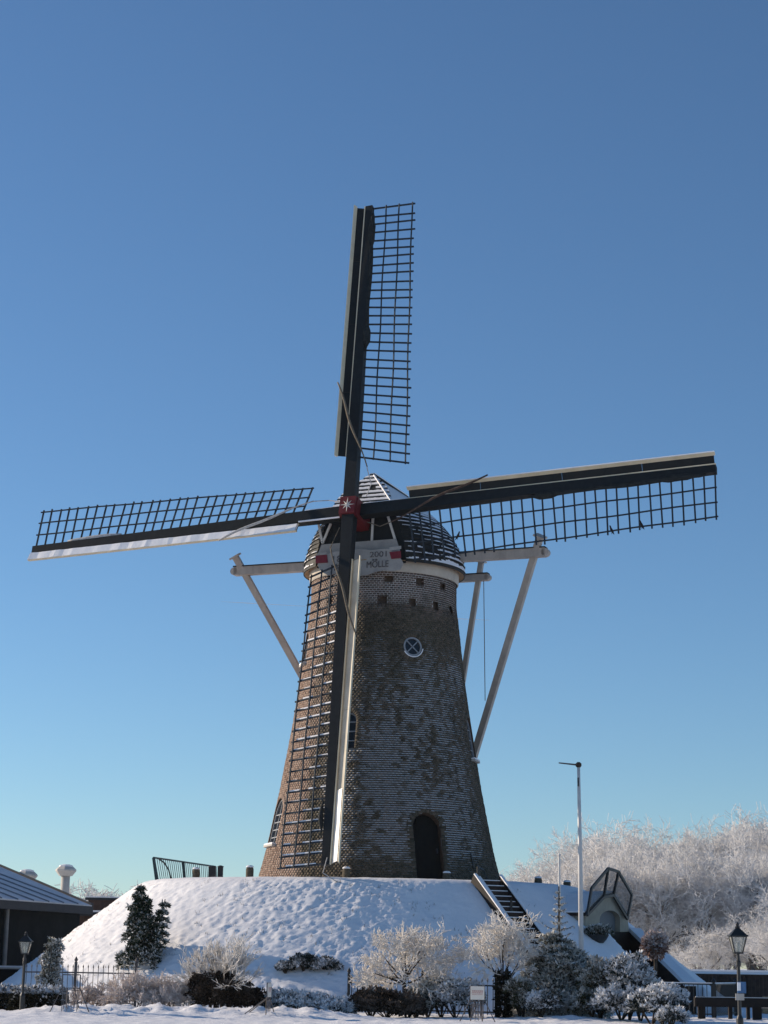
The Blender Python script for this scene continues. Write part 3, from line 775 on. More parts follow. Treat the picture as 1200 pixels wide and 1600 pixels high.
# --- sails
sail_lab = ['upright sail pointing at the sky', 'sail reaching to the right with its lattice hanging down', 'lowered sail in front of the tower with a sunlit edge', 'sail reaching to the left with snow along its board']
NBAR = 30
for k in range(4):
    an = PHI + k * math.pi / 2
    o_ = RT * math.sin(an) + SU * math.cos(an); l_ = RT * math.cos(an) - SU * math.sin(an)
    d0 = .16 if k % 2 == 0 else -.16
    hw = lambda r: .205 - .085 * r / RS
    P = lambda r, w, d: HUB + o_ * r + l_ * w + SN * (d0 + d)
    st = MB().hexa([P(0.0, -.2, -.17), P(0.0, .2, -.17), P(0.0, .2, .17), P(0.0, -.2, .17)], [P(RS, -.12, -.1), P(RS, .12, -.1), P(RS, .12, .1), P(RS, -.12, .1)])
    sail = build('sail', st, 'dark_green', mill); sail['label'] = sail_lab[k]
    R0, R1 = 1.84, 11.44; W = 1.50
    tw = lambda r: math.tan(R_(30 - 25 * max(0, (r - R0) / (R1 - R0)) ** .95))
    L = lambda r, w, e=0: P(r, w, -.03 - max(0, w - .1) * tw(r) + e)
    sn = MB()
    for i in range(NBAR):
        r = R0 + (R1 - R0) * i / (NBAR - 1) + rng.uniform(-.012, .012)
        b0, b1 = L(r, 0.05), L(r + rng.uniform(-.03, .03), W + .05 + rng.uniform(0, .05), rng.uniform(-.02, .02))
        build('sail_bar', MB().beam(b0, b1, .045, .045, SN), 'lattice', sail)
        if k == 2 and i > 4:
            up = -o_; x = .15
            while x < W:
                x1 = x + rng.uniform(.1, .45)
                if rng.random() < .80: sn.beam(L(r - .033, x), L(r - .033, min(x1, W)), .04, .028, SN)
                x = x1
    for w in (.585, 1.04, 1.49):
        rs = np.linspace(R0 - .06, R1 + .05, 24)
        mb = MB(); mb.tube([L(r, w + .012 * math.sin(r * 1.7 + k + w * 5), .045) for r in rs], .026, 4); build('long_lath', mb, 'lattice', sail)
    # leading board: recessed panels between two pale rails
    B0 = 1.86; seg = [B0, 4.2, 6.8, 9.28, 11.46]
    bw = .305; fw_ = .135
    def Bp(r, u, e=0): return P(r, -hw(r) - .03 - u * bw, .05 + u * fw_ + e)
    for i in range(4):
        r0, r1 = seg[i] + .006, seg[i + 1] - .006
        e1 = .09 if (k == 2 and i == 3) else 0         # outermost panel of the lowered sail is tilted further to catch the sun
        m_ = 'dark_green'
        if k == 2: m_ = 'glare_white' if i == 3 else 'sunlit_frost_panel'  # lowered sail alone: sunlight and glare painted into its panel colours
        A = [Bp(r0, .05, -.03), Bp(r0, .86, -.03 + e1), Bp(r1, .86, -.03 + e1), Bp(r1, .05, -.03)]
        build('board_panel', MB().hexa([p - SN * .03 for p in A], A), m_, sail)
    a = Bp(B0 - .03, 0); b = Bp(RS, 0)
    build('inner_rail', MB().beam(a + SN * .02, b + SN * .02, .035, .06, SN), 'cream_rail', sail)
    q4 = lambda r: [Bp(r, .84, -.02), Bp(r, 1.08, -.03), Bp(r, 1.08, .085), Bp(r, 1.0, .085)]
    build('outer_rail', MB().hexa(q4(B0 - .03), q4(RS)), 'cream_rail', sail)
    if k == 3:                                         # snow along the upward-facing board
        sb2 = MB(); ns = 60
        for i in range(ns):
            r0 = B0 + (RS - B0) * i / ns; r1 = B0 + (RS - B0) * (i + 1) / ns
            t0, t1 = .04 + .03 * noise.noise(V((r0 * 3, 0, 0))), .04 + .03 * noise.noise(V((r1 * 3, 0, 0)))
            sb2.hexa([Bp(r0, .0, -.02), Bp(r1, .0, -.02), Bp(r1, 1.0, -.0), Bp(r0, 1.0, -.0)][::-1], [Bp(r0, .0, .05 + t0), Bp(r1, .0, .05 + t1), Bp(r1, 1.02, .05 + t1), Bp(r0, 1.02, .05 + t0)][::-1])
        build('board_snow', sb2, 'snow', sail)
        build('stock_snow', MB().hexa([P(.4, -.18, .16), P(.4, -.22, .16), P(1.8, -.21, .16), P(1.8, -.17, .16)], [P(.4, -.18, .20), P(.4, -.22, .20), P(1.8, -.21, .20), P(1.8, -.17, .20)]), 'snow', sail)
    if k == 1:
        build('board_snow', MB().beam(Bp(B0, 1.05, .05), Bp(RS, 1.05, .05), .03, .10, SN), 'snow', sail)
    if k in (1, 3):                                    # snow on top of the level arms by the hub
        sg = -1 if k == 1 else 1
        build('arm_snow', MB().box(P(1.0, sg * .205, .02), o_ * .62, SN * .12, l_ * .02), 'snow', sail)
    if k == 2: tag(build('bar_snow', sn, 'snow', sail), kind='stuff')
    # furled cloth along the stock (outer part) and the twisted tail crossing to the board
    if k in (0, 1):
        pts, rad = [], []
        for r in np.linspace(5.7, 11.2, 30):
            pts.append(P(r, hw(r) + .03 + .02 * math.sin(r * 2.3), .05)); rad.append(max(.02, .075 + .035 * noise.noise(V((r * .9, k, 0))) + (.05 if 6.0 < r < 6.6 or 10 < r < 10.7 else 0)) * min(1, (r - 5.6) * 2, (11.3 - r) * 3))
        build('furled_cloth', MB().tube(pts, rad, 8), 'cloth', sail, smooth=True)
    if k == 2:
        pts = [P(r, hw(r) + .05 + .06 * math.sin((r - 9.5) * 3), .08) for r in np.linspace(9.6, 10.5, 8)]
        build('furled_cloth', MB().tube(pts, [.02, .04, .06, .07, .075, .07, .05, .02], 8), 'cloth', sail, smooth=True)
        build('hanging_rope', MB().tube([P(11.3, -.05, .1), P(11.75, .05, .1), P(12.0, -.35, .05), P(12.05, -.5, .0)], .014, 5), 'frost_rope', sail)
    if k == 3:
        pts = [P(r, hw(r) + .05, .05) for r in np.linspace(8.2, 10.2, 10)]
        build('furled_cloth', MB().tube(pts, [.03, .05, .07, .08, .08, .08, .07, .06, .05, .02], 8), 'frost_rope', sail, smooth=True)
    a, b = P(4.5, -.60, .30), P(1.35, .52, .10)
    pts = [a.lerp(b, t) + SN * .12 * math.sin(math.pi * t) + l_ * .03 * math.sin(t * 9) for t in np.linspace(0, 1, 14)]
    build('twisted_cloth', MB().tube(pts, [.02 + .024 * math.sin(math.pi * min(1, t * 1.1 + .05)) for t in np.linspace(0, 1, 14)], 7), ('frost_rope', 'rope_red', 'rope', 'frost_rope')[(3, 1, 2, 0)[k]] if k != 0 else 'rope', sail, smooth=True)
    build('sheet_rope', MB().tube([b, b.lerp(HUB - SN * .3 + o_ * .6 + l_ * .6, .6), HUB + o_ * .5 + l_ * .42 - SN * .1], .016, 5), 'frost_rope' if k in (0, 3) else 'rope', sail)


# ------------------------------------------------------------------ plants: numpy twig and leaf builders
def prisms(segs):
    """segments (p0, p1, r0, r1) -> three-sided tapered twigs"""
    S = np.array([(*a, *b, r, q) for a, b, r, q in segs]); n = len(S)
    p0, p1, r0, r1 = S[:, :3], S[:, 3:6], S[:, 6:7], S[:, 7:8]
    d = p1 - p0; d /= np.linalg.norm(d, axis=1, keepdims=True) + 1e-9
    ref = np.where(np.abs(d[:, 2:3]) > .9, np.array([[1., 0, 0]]), np.array([[0, 0, 1.]]))
    x = np.cross(d, ref); x /= np.linalg.norm(x, axis=1, keepdims=True) + 1e-9; y = np.cross(d, x)
    vs = []
    for p, r in ((p0, r0), (p1, r1)):
        for a in (0, 2.094, 4.189): vs.append(p + (x * math.cos(a) + y * math.sin(a)) * r)
    v = np.stack(vs, 1).reshape(-1, 3); b = np.arange(n)[:, None] * 6
    f = np.concatenate([b + np.array([[i, (i + 1) % 3, 3 + (i + 1) % 3, 3 + i]]) for i in range(3)], 1).reshape(-1, 4)
    return v, f
def rot_off(d, ang, az):
    d = d.normalized(); x = d.orthogonal().normalized(); y = d.cross(x)
    return (d * math.cos(ang) + (x * math.cos(az) + y * math.sin(az)) * math.sin(ang)).normalized()
def grow(rg, p, d, L, r, lvl, maxl, out, nb=(3, 5), ang=(25, 55), shrink=(.55, .8), bend=.25, up=.12, nseg=3, rmin=.006, droop=0):
    """recursive branching; out gets (p0,p1,r0,r1,level)"""
    pts = [p]; dd = d.normalized(); r1 = max(rmin, r * (.55 if lvl < maxl else .35))
    for i in range(nseg):
        dd = (dd + V((rg.uniform(-1, 1), rg.uniform(-1, 1), rg.uniform(-1, 1))) * bend * .5 + V((0, 0, up - droop * (lvl == maxl)))).normalized()
        q = pts[-1] + dd * (L / nseg)
        ra = r + (r1 - r) * i / nseg; rb = r + (r1 - r) * (i + 1) / nseg
        out.append((tuple(pts[-1]), tuple(q), ra, rb, lvl)); pts.append(q)
    if lvl >= maxl: return
    n = rg.randint(*nb)
    for i in range(n):
        t = .3 + .7 * (i + rg.random()) / n if lvl else .45 + .55 * (i + rg.random()) / n
        k = min(nseg - 1, int(t * nseg)); b = pts[k].lerp(pts[k + 1], t * nseg - k) if k < nseg else pts[-1]
        nd = rot_off(dd, R_(rg.uniform(*ang)), rg.uniform(0, 6.283))
        grow(rg, b, nd, L * rg.uniform(*shrink), max(rmin, r * (1 - .5 * t) * .6), lvl + 1, maxl, out, nb, ang, shrink, bend, up, max(2, nseg - (lvl > 1)), rmin, droop)
def twig_parts(root, out, cut, trunk_m, crown_m, frost=(.3, .9), names=('trunk', 'crown'), rg=None, origin=None):
    """split the branching into a trunk part and a crown part"""
    a = [s[:4] for s in out if s[4] <= cut]; b = [s for s in out if s[4] > cut]
    if a:
        v, f = prisms(a); tk = make(names[0], v, f, trunk_m, root, attrs=[('frost', 'FACE', np.full(len(f), .3))], origin=origin)
    v, f = prisms([s[:4] for s in b])
    mx = max(s[4] for s in b)
    fr = np.repeat([frost[0] + (frost[1] - frost[0]) * ((s[4] - cut) / max(1, mx - cut)) * rg.uniform(.65, 1.2) for s in b], 3)
    cr = make(names[1], v, f, crown_m, root, attrs=[('frost', 'FACE', fr)], origin=origin)
    return cr
def leaves(cent, nrm, size, rg, per=3, long=1.8, spread=.8):
    """little pointed leaves round each centre, leaning along nrm"""
    n = len(cent); cent = np.repeat(np.asarray(cent), per, 0); nrm = np.repeat(np.asarray(nrm), per, 0)
    size = np.repeat(np.broadcast_to(size, (n,)), per)[:, None] * rg.uniform(.6, 1.3, (n * per, 1))
    d = nrm + rg.normal(0, spread, nrm.shape); d /= np.linalg.norm(d, axis=1, keepdims=True) + 1e-9
    s = np.cross(d, rg.normal(0, 1, d.shape)); s /= np.linalg.norm(s, axis=1, keepdims=True) + 1e-9
    c = cent + rg.normal(0, .35, cent.shape) * size
    v = np.stack([c, c + d * size * long * .5 + s * size * .42, c + d * size * long, c + d * size * long * .5 - s * size * .42], 1).reshape(-1, 3)
    f = np.arange(len(c) * 4).reshape(-1, 4)
    return v, f, d

def leafy(root, name, cent, nrm, size, m, seed, frost_fn, per=3, long=1.8, spread=.8):
    rg = np.random.default_rng(seed); v, f, d = leaves(cent, nrm, size, rg, per, long, spread)
    c = v.reshape(-1, 4, 3).mean(1); fr = frost_fn(c, d, rg)
    return make(name, v, f, m, root, attrs=[('frost', 'FACE', fr)])

M['straw'] = noisy('dry_grass', (.10, .08, .045), (.22, .18, .11), 9, .9, .1)
gv_, gf_ = prisms(GRASS); tag(make('grass_tips', gv_, gf_, 'straw'), 'dry grass tips poking through the snow of the slope', 'grass', kind='stuff')
# ---- background wood
def tree_proto(seed, H=10.0, slim=1.0):
    rg = random.Random(seed); out = []
    p = V((0, 0, -.15)); d = V((rg.uniform(-.05, .05), rg.uniform(-.05, .05), 1))
    L = H * .36; r = H * .026
    grow(rg, p, d, L, r, 0, 0, out, bend=.06, up=.1, nseg=3)
    top = V(out[-1][1])
    for i in range(rg.randint(8, 10)):
        a = i * 2.4 + rg.uniform(-.4, .4); sp = R_(rg.uniform(8, 52)) * slim
        nd = V((math.cos(a) * math.sin(sp), math.sin(a) * math.sin(sp), math.cos(sp)))
        b = top - V((0, 0, rg.uniform(0, H * .14)))
        grow(rg, b, nd, H * rg.uniform(.26, .36), r * .5, 1, 5, out, nb=(4, 6), ang=(28, 70), shrink=(.48, .68), bend=.4, up=.04, nseg=3, rmin=.0100)
    return out
protos = []; far_protos = []
for sd in range(5):
    out = tree_proto(40 + sd, slim=(1, .8, 1.15, .9, 1.05)[sd]); rg = random.Random(sd)
    zs = max(s[1][2] for s in out)
    ms = []
    for nm, lo, hi, mm in (('trunk', 0, 1, 'bark_frost'), ('crown', 2, 9, 'frost_far')):
        ss = [s for s in out if lo <= s[4] <= hi]; v, f = prisms([s[:4] for s in ss])
        o = make(nm, v / zs, f, mm, attrs=[('frost', 'FACE', np.repeat([(.35 + .13 * (s[4] - 1)) * rg.uniform(.7, 1.2) for s in ss], 3))])
        ms.append(o.data); bpy.data.objects.remove(o)
    protos.append(ms)
    farm = []
    for nm, lo, hi, mm in (('trunk', 0, 1, 'bark_frost'), ('crown', 2, 4, 'frost_far')):
        ss = [s for s in out if lo <= s[4] <= hi]; v, f = prisms([(s[0], s[1], s[2] * 2.6, s[3] * 2.6) for s in ss])
        o = make(nm, v / zs, f, mm, attrs=[('frost', 'FACE', np.full(len(f), .8))]); farm.append(o.data); bpy.data.objects.remove(o)
    far_protos.append(farm)
ORD = ['first', 'second', 'third', 'fourth', 'fifth', 'sixth', 'seventh', 'eighth', 'ninth', 'tenth', 'eleventh', 'twelfth', 'thirteenth', 'fourteenth', 'fifteenth', 'sixteenth', 'seventeenth', 'eighteenth']
def place_tree(px, top, Y, wide, k, label, group, rz, src=None):
    p = at(px, top, Y); h = p.z
    e = thing('frosted_tree', V((p.x, Y, 0)), label, 'tree', group)
    e.scale = (h * wide, h * wide, h); e.rotation_euler.z = rz
    for nm, me in zip(('trunk', 'crown'), (src or protos)[k]):
        c = bpy.data.objects.new(nm, me); col.objects.link(c); c.parent = e
rt = random.Random(11)
crest = lambda x: float(np.interp(x, [780, 820, 860, 900, 930, 990, 1050, 1100, 1150, 1200, 1260], [1356, 1340, 1312, 1294, 1281, 1270, 1268, 1274, 1271, 1257, 1247]))
wood = []
for i, x in enumerate(np.linspace(806, 1245, 17)): wood.append((x + rt.uniform(-8, 8), crest(x) + rt.uniform(-4, 12), rt.uniform(118, 135), rt.uniform(.95, 1.15)))
for i, x in enumerate(np.linspace(850, 1240, 12)): wood.append((x + rt.uniform(-10, 10), crest(x) + rt.uniform(22, 52), rt.uniform(100, 112), rt.uniform(1.0, 1.25)))
for i, (x, y, Y, w) in enumerate(wood): place_tree(x, y, Y, w, i % 5, f'{ORD[i]} tree from the left in the tall back row of the frosted wood' if i < 17 else f'{ORD[i - 17]} tree from the left in the nearer row of the frosted wood', 'frosted trees of the wood behind the mound', rt.uniform(0, 6.28))
for i, (x, y, Y) in enumerate(((1098, 1446, 88), (1182, 1395, 88), (1222, 1430, 84))):
    place_tree(x, y, Y, 1.35, (i + 2) % 5, f'{ORD[i]} low bushy frosted tree from the left at the near edge of the wood', 'low frosted trees at the edge of the wood', rt.uniform(0, 6.28))
for i, x in enumerate(np.linspace(985, 1245, 11)):
    place_tree(x + rt.uniform(-8, 8), 1425 + rt.uniform(-18, 14), rt.uniform(138, 146), 1.5, (i + 1) % 5, f'{ORD[i]} short tree from the left at the back of the wood, glimpsed between trunks', 'short trees at the back of the frosted wood', rt.uniform(0, 6.28))
for i, x in enumerate((48, 76, 100, 122, 146, 170, 196, 220, 246, 272, 300, 330)):
    y = (1385, 1380, 1378, 1370, 1367, 1376, 1384, 1380, 1372, 1380, 1386, 1392)[i]
    place_tree(x, y, rt.uniform(185, 215), 1.2, i % 5, f'{ORD[i]} pale distant frosted tree from the left, low on the skyline', 'pale trees far behind the building and mound', rt.uniform(0, 6.28), far_protos)
for i, (x, y) in enumerate(((772, 1368), (792, 1360))):
    place_tree(x, y, 200, 1.2, i + 1, ('pale distant treetop just right of the tower foot', 'pale distant treetop above the bollards right of the stairs')[i], 'pale trees far behind the building and mound', rt.uniform(0, 6.28), far_protos)

# ---- conifers
def conifer(name, label, base, H, Rb, m, seed, frost, nwh=18, droop=.35, per_w=7, leaf=.10, top_bare=0.0, lean=0.0, cat='conifer', dens=1.0, shape=1.0):
    e = thing(name, base, label, cat); rg = random.Random(seed); nr = np.random.default_rng(seed)
    build('trunk', MB().tube([base - UP * .2, base + UP * H * .5, base + UP * H * .97 + V((lean, 0, 0))], [H * .022, H * .014, .008], 6), 'bark', e)
    segs = []; C, Nn, Sz = [], [], []
    for w in range(nwh):
        t = (w + .4) / nwh; z = H * (.05 + .93 * t); Lr = Rb * (1 - t) ** shape * rg.uniform(.8, 1.12) + .04
        for b in range(per_w if t < .85 else 4):
            a = 6.283 * (b + rg.random() * .7) / per_w + w * 1.1; l = Lr * rg.uniform(.42, 1.18)
            o = V((math.cos(a), math.sin(a), 0)); p = base + UP * z + V((lean * t, 0, 0)); q0 = p
            ns = max(3, int(l / .08))
            for i in range(ns):
                u = (i + 1) / ns
                q = p + o * l * u + UP * (l * (.18 * u - droop * u * u) + l * .15 * max(0, u - .7))
                segs.append((tuple(q0), tuple(q), .012, .008)); q0 = q
                side = o.cross(UP)
                for s in range(max(1, int(3 * dens))):
                    k = rg.uniform(-1, 1) * (1 - .6 * u) * l * .42
                    C.append(tuple(q + side * k + V((0, 0, -abs(k) * .3)) + o * abs(k) * .25)); Nn.append(tuple((o * .9 + side * (1 if k > 0 else -1) * .6 + UP * .1).normalized())); Sz.append(leaf * rg.uniform(.8, 1.25))
    for i in range(12): segs.append((tuple(base + UP * H * i / 12 + V((lean * i / 12, 0, 0))), tuple(base + UP * H * (i + 1) / 12 + V((lean * (i + 1) / 12, 0, 0))), .02, .015))
    v, f = prisms(segs); make('branches', v, f, 'bark', e)
    bx, by = base.x, base.y
    def fr(c, d, g):
        out = np.hypot(c[:, 0] - bx, c[:, 1] - by) / Rb
        return np.clip(frost + .25 * d[:, 2] + .25 * (out - .5) + g.normal(0, .2, len(c)), 0, 1)
    leafy(e, 'needles', C, Nn, np.array(Sz) * .42, m, seed, fr, per=10, long=2.4, spread=.9)
    return e
pb = hit(surf, 222, 1503); conifer('spruce', 'dark drooping spruce standing against the sunlit snowy slope', V((pb.x, pb.y, surf(pb.x, pb.y) - .05)), (at(216, 1378, pb.y).z - surf(pb.x, pb.y)), .62, 'fol_spruce', 3, .36, 15, .60, 7, .095, lean=-.12, dens=1.2, shape=.62)
pb2 = hit(surf, 237, 1504); conifer('spruce', 'shorter spruce leaning out beside the dark drooping one', V((pb2.x, pb2.y, surf(pb2.x, pb2.y) - .05)), (at(252, 1402, pb2.y).z - surf(pb2.x, pb2.y)), .34, 'fol_spruce', 5, .34, 9, .6, 6, .09, lean=.30, dens=1.1, shape=.55)
pb = atz(78, 1575); pb.y = 49.5; pb.x = at(76, 1540, 49.5).x
conifer('columnar_thuja', 'narrow upright frosted thuja behind the clipped hedge', V((pb.x, pb.y, 0)), at(84, 1471, pb.y).z, .30, 'fol_pale', 8, .58, 20, -1.6, 8, .07, lean=.10, cat='shrub', dens=1.2, shape=.6)
# large frosted conifer in front of the stairs, and the slender young one above it
Yc = 48.5; b = at(875, 1590, Yc)
conifer('broad_conifer', 'large frosted conifer in front of the stairs', V((b.x, Yc, 0)), at(870, 1452, Yc).z, 1.22, 'fol_pale', 12, .66, 14, .55, 11, .105, dens=1.7, shape=.30)
Yc = 50.5; b = at(874, 1550, Yc)
conifer('young_spruce', 'slender white-frosted young spruce rising above the large conifer', V((b.x, Yc, .0)), at(874, 1385, Yc).z, .62, 'fol_pale', 14, .98, 19, -.1, 6, .05, dens=.34, shape=.8)
e = thing('stake', V((b.x + .03, Yc + .1, 0)), 'thin pale stake standing above the young frosted spruce', 'stake')
z1 = at(874, 1338, Yc).z
build('pole', MB().tube([(b.x + .03, Yc + .1, -.1), (b.x + .03, Yc + .1, z1)], .026, 8), 'pole_white', e)
build('knob', MB().lathe((b.x + .03, Yc + .1, z1), [(.02, 0), (.042, .02), (.042, .05), (.015, .08)], 10), 'pole_white', e)

# ---- snowy evergreen shrubs (lumpy clumps of small leaves)
def shrub(name, label, lumps, m, seed, frost, leaf=.07, n=700, upw=.35, cat='shrub', group=None, per=3, stem='bark', thr=0.0):
    """lumps: list of (centre, radii)"""
    c0 = V(lumps[0][0]); e = thing(name, V((c0.x, c0.y, surf(c0.x, c0.y))), label, cat, group); nr = np.random.default_rng(seed)
    C, Nn = [], []
    tot = sum(r[0] * r[2] for _, r in lumps)
    for c, r in lumps:
        k = int(n * r[0] * r[2] / tot)
        d = nr.normal(0, 1, (k, 3)); d /= np.linalg.norm(d, axis=1, keepdims=True)
        d[:, 2] = np.where(d[:, 2] < -.35, -d[:, 2] * .6, d[:, 2])
        rad = np.array([1 + .30 * noise.noise(V(tuple(x * 2.3)) + V((seed, 0, 0))) + .18 * noise.noise(V(tuple(x * 5.5))) for x in d]) * nr.uniform(.62, 1.05, k)
        p = np.array(c) + d * np.array(r) * rad[:, None]
        C.append(p); Nn.append(d + np.array([0, 0, upw]))
    C = np.concatenate(C); Nn = np.concatenate(Nn)
    def fr(c, d, g):
        b = np.array([noise.noise(V(tuple(x * 3.1)) + V((0, seed, 0))) for x in c])
        return np.clip(frost + .35 * d[:, 2] + .55 * b + g.normal(0, .10, len(c)), 0, 1)
    segs = []
    for c, r in lumps:
        b = V((c[0], c[1], surf(c[0], c[1]) - .05)); rb = V((c0.x, c0.y, surf(c0.x, c0.y) - .06))
        if (b - rb).length > .02: segs.append((tuple(rb), tuple(b), .03, .03))
        for i in range(9):
            d = nr.normal(0, 1, 3); d /= np.linalg.norm(d); q = V(c) + V((d[0] * r[0] * .8, d[1] * r[1] * .8, abs(d[2]) * r[2] * .8))
            mm = b.lerp(q, .5) + V((0, 0, .05)); segs += [(tuple(b), tuple(mm), .02, .014), (tuple(mm), tuple(q), .014, .006)]
    v, f = prisms(segs); make('stems', v, f, stem, e)
    leafy(e, 'foliage', C, Nn, leaf * .46, m, seed, fr, per=per * 4, long=2.2, spread=.95)
    return e
def lump(px, py, Y, rx, rz, ry=None): p = at(px, py, Y); return (tuple(p), (rx, ry or rx, rz))
# right: snow-laden junipers before the entrance
shrub('juniper', 'snow-laden juniper with pale tips right of the large conifer', [lump(938, 1535, 47.5, .50, .55), lump(925, 1570, 47.2, .6, .35)], 'fol_olive', 21, .55, .085, 1500)
shrub('juniper', 'tall snowy juniper in front of the dark entrance wall', [lump(982, 1530, 46.5, .52, .55), lump(970, 1570, 46.2, .7, .40), lump(1000, 1545, 46.4, .45, .4)], 'fol_juniper', 22, .56, .09, 1900)
shrub('juniper', 'low spreading snowy juniper nearest the iron railing', [lump(1035, 1562, 45, .55, .33), lump(1050, 1590, 44.2, .34, .22), lump(1018, 1572, 45, .55, .3)], 'fol_juniper', 23, .55, .085, 1700)
shrub('dwarf_shrub', 'small round frosted shrub at the foot of the large conifer', [lump(845, 1570, 46.6, .36, .30)], 'fol_juniper', 24, .50, .06, 800)
shrub('bamboo_clump', 'yellowish leafy clump between ivy trunk and large conifer', [lump(818, 1565, 47.2, .28, .45), lump(812, 1545, 47.3, .34, .22)], 'fol_olive', 25, .45, .075, 700)
shrub('evergreen_shrub', 'snow-dusted evergreen behind the small white board', [lump(712, 1562, 47.6, .60, .45), lump(690, 1552, 48, .55, .38), lump(735, 1560, 47.8, .35, .42)], 'fol_juniper', 26, .55, .075, 1900)
shrub('evergreen_shrub', 'yellow-green leafy shrub beside the round frosted bush', [lump(668, 1560, 47.8, .42, .40), lump(650, 1570, 47.6, .40, .35)], 'fol_olive', 27, .5, .075, 1300)
shrub('snow_shrub', 'low shrub buried in snow in the middle of the bed', [lump(470, 1572, 47.2, .65, .32), lump(520, 1578, 47.0, .60, .28), lump(435, 1572, 47.4, .40, .35)], 'fol_juniper', 28, .60, .085, 2100)
pj = hit(surf, 487, 1512); shrub('creeping_juniper', 'dark creeping juniper poking out of the snowy slope', [((pj.x - .22, pj.y - .10, pj.z + .10), (.36, .25, .24)), ((pj.x + .34, pj.y - .08, pj.z + .05), (.42, .28, .22)), ((pj.x - .70, pj.y - .1, pj.z + .0), (.24, .2, .16))], 'fol_juniper', 29, .36, .06, 1500)
# dark clipped brush under the twiggy shrubs
shrub('clipped_shrub', 'dark brown clipped shrub under the tall frosted twigs', [lump(352, 1562, 47.2, .85, .42, .6), lump(335, 1545, 47.4, .6, .40, .5), lump(385, 1565, 47.2, .5, .3, .5)], 'brush', 31, .30, .07, 3600, 1.0)
shrub('clipped_shrub', 'dark rounded shrub beneath the round frosted bush', [lump(605, 1574, 47.0, .85, .34, .6), lump(580, 1568, 47.2, .5, .34, .5), lump(636, 1580, 47, .4, .25, .5)], 'brush', 32, .42, .07, 3600, 1.0)
# clipped hedge
def hedge(label, x0, x1, y0, y1, h, seed, m='fol_hedge'):
    e = thing('clipped_hedge', V(((x0 + x1) / 2, (y0 + y1) / 2, 0)), label, 'hedge'); nr = np.random.default_rng(seed); C, Nn = [], []
    for (o, u, v, nn, k) in (((x0, y0, 0), (x1 - x0, 0, 0), (0, 0, h), (0, -1, .2), 900), ((x0, y0, h), (x1 - x0, 0, 0), (0, y1 - y0, 0), (0, 0, 1), 700), ((x0, y0, 0), (0, y1 - y0, 0), (0, 0, h), (-1, 0, .2), 500), ((x1, y0, 0), (0, y1 - y0, 0), (0, 0, h), (1, 0, .2), 500)):
        a = nr.random((k, 2)); C.append(np.array(o) + a[:, :1] * np.array(u) + a[:, 1:] * np.array(v) + nr.normal(0, .03, (k, 3))); Nn.append(np.tile(np.array(nn), (k, 1)))
    C = np.concatenate(C); Nn = np.concatenate(Nn)
    inner = MB().abox(x0 + .05, x1 - .05, y0 + .05, y1 - .05, 0, h - .05); build('twig_core', inner, 'bark', e)
    leafy(e, 'foliage', C, Nn, .055, m, seed, lambda c, d, g: np.clip(.15 + .5 * (c[:, 2] > h * .88) + .2 * d[:, 2] + g.normal(0, .22, len(c)), 0, 1))
    # snow cushion on top
    n1, n2 = 40, 14; vv = []
    for j in range(n2 + 1):
        for i in range(n1 + 1):
            u, v = i / n1, j / n2; ed = min(u * 8, (1 - u) * 8, v * 4, (1 - v) * 4, 1)
            x = x0 - .03 + (x1 - x0 + .06) * u; y = y0 - .03 + (y1 - y0 + .06) * v
            vv.append((x, y, h - .02 + .10 * math.sqrt(max(0, ed)) + .05 * noise.noise(V((x * 4, y * 4, seed)))))
    ff = [(j * (n1 + 1) + i, j * (n1 + 1) + i + 1, (j + 1) * (n1 + 1) + i + 1, (j + 1) * (n1 + 1) + i) for j in range(n2) for i in range(n1)]
    make('snow_cushion', vv, ff, 'snow', e, smooth=True)
a = atz(20, 1582); b = atz(96, 1582)
hedge('clipped box hedge under a snow cushion by the lamp post', a.x, b.x, a.y, a.y + 1.0, at(50, 1545, a.y).z - .06, 41)
a2 = atz(-40, 1578); b2 = atz(11, 1578)
hedge('clipped hedge cut off by the left edge of the picture', a2.x, b2.x, a2.y + .3, a2.y + 1.4, at(5, 1545, a2.y).z - .05, 42)

# ---- twiggy frosted shrubs
def twiggy(name, label, px, pyb, Y, H, spread, nst, seed, m='frost', lv=4, frost=(.35, .95), up=.08, cat='shrub', r=.016, nb=(3, 5), ang=(24, 60), droop=0, shrink=(.52, .75), trunk='bark_frost', rmin=.0065):
    p = at(px, pyb, Y); base = V((p.x, Y, surf(p.x, Y) - .03)); e = thing(name, base, label, cat); rg = random.Random(seed); out = []
    for i in range(nst):
        a = i * 2.399 + rg.uniform(-.3, .3); sp = R_(spread) * math.sqrt((i + .5) / nst)
        d = V((math.cos(a) * math.sin(sp), math.sin(a) * math.sin(sp) * .7, math.cos(sp)))
        b = base + V((math.cos(a), math.sin(a), 0)) * rg.uniform(.02, .18)
        grow(rg, b, d, H * rg.uniform(.42, .58), r, 1, lv, out, nb, ang, shrink, .35, up, 3, rmin, droop)
    twig_parts(e, out, 1, trunk, m, frost, ('stems', 'twigs'), rg)
    return e
twiggy('frosted_bush', 'wide rosy-frosted twiggy bush left of the picket fence gap', 205, 1560, 47.6, 1.05, 62, 9, 51, 'frost_pink', 5, (.3, .9), .05, nb=(4, 5))
twiggy('frosted_bush', 'rosy-frosted twiggy bush beside the tall twiggy shrub', 265, 1565, 47.4, .95, 60, 8, 52, 'frost_pink', 5, (.3, .9), .05, nb=(4, 5))
twiggy('frosted_bush', 'small grey twiggy bush behind the wire stand', 140, 1560, 47.8, .75, 55, 6, 53, 'frost_pink', 5, (.2, .75), .05, nb=(4, 5))
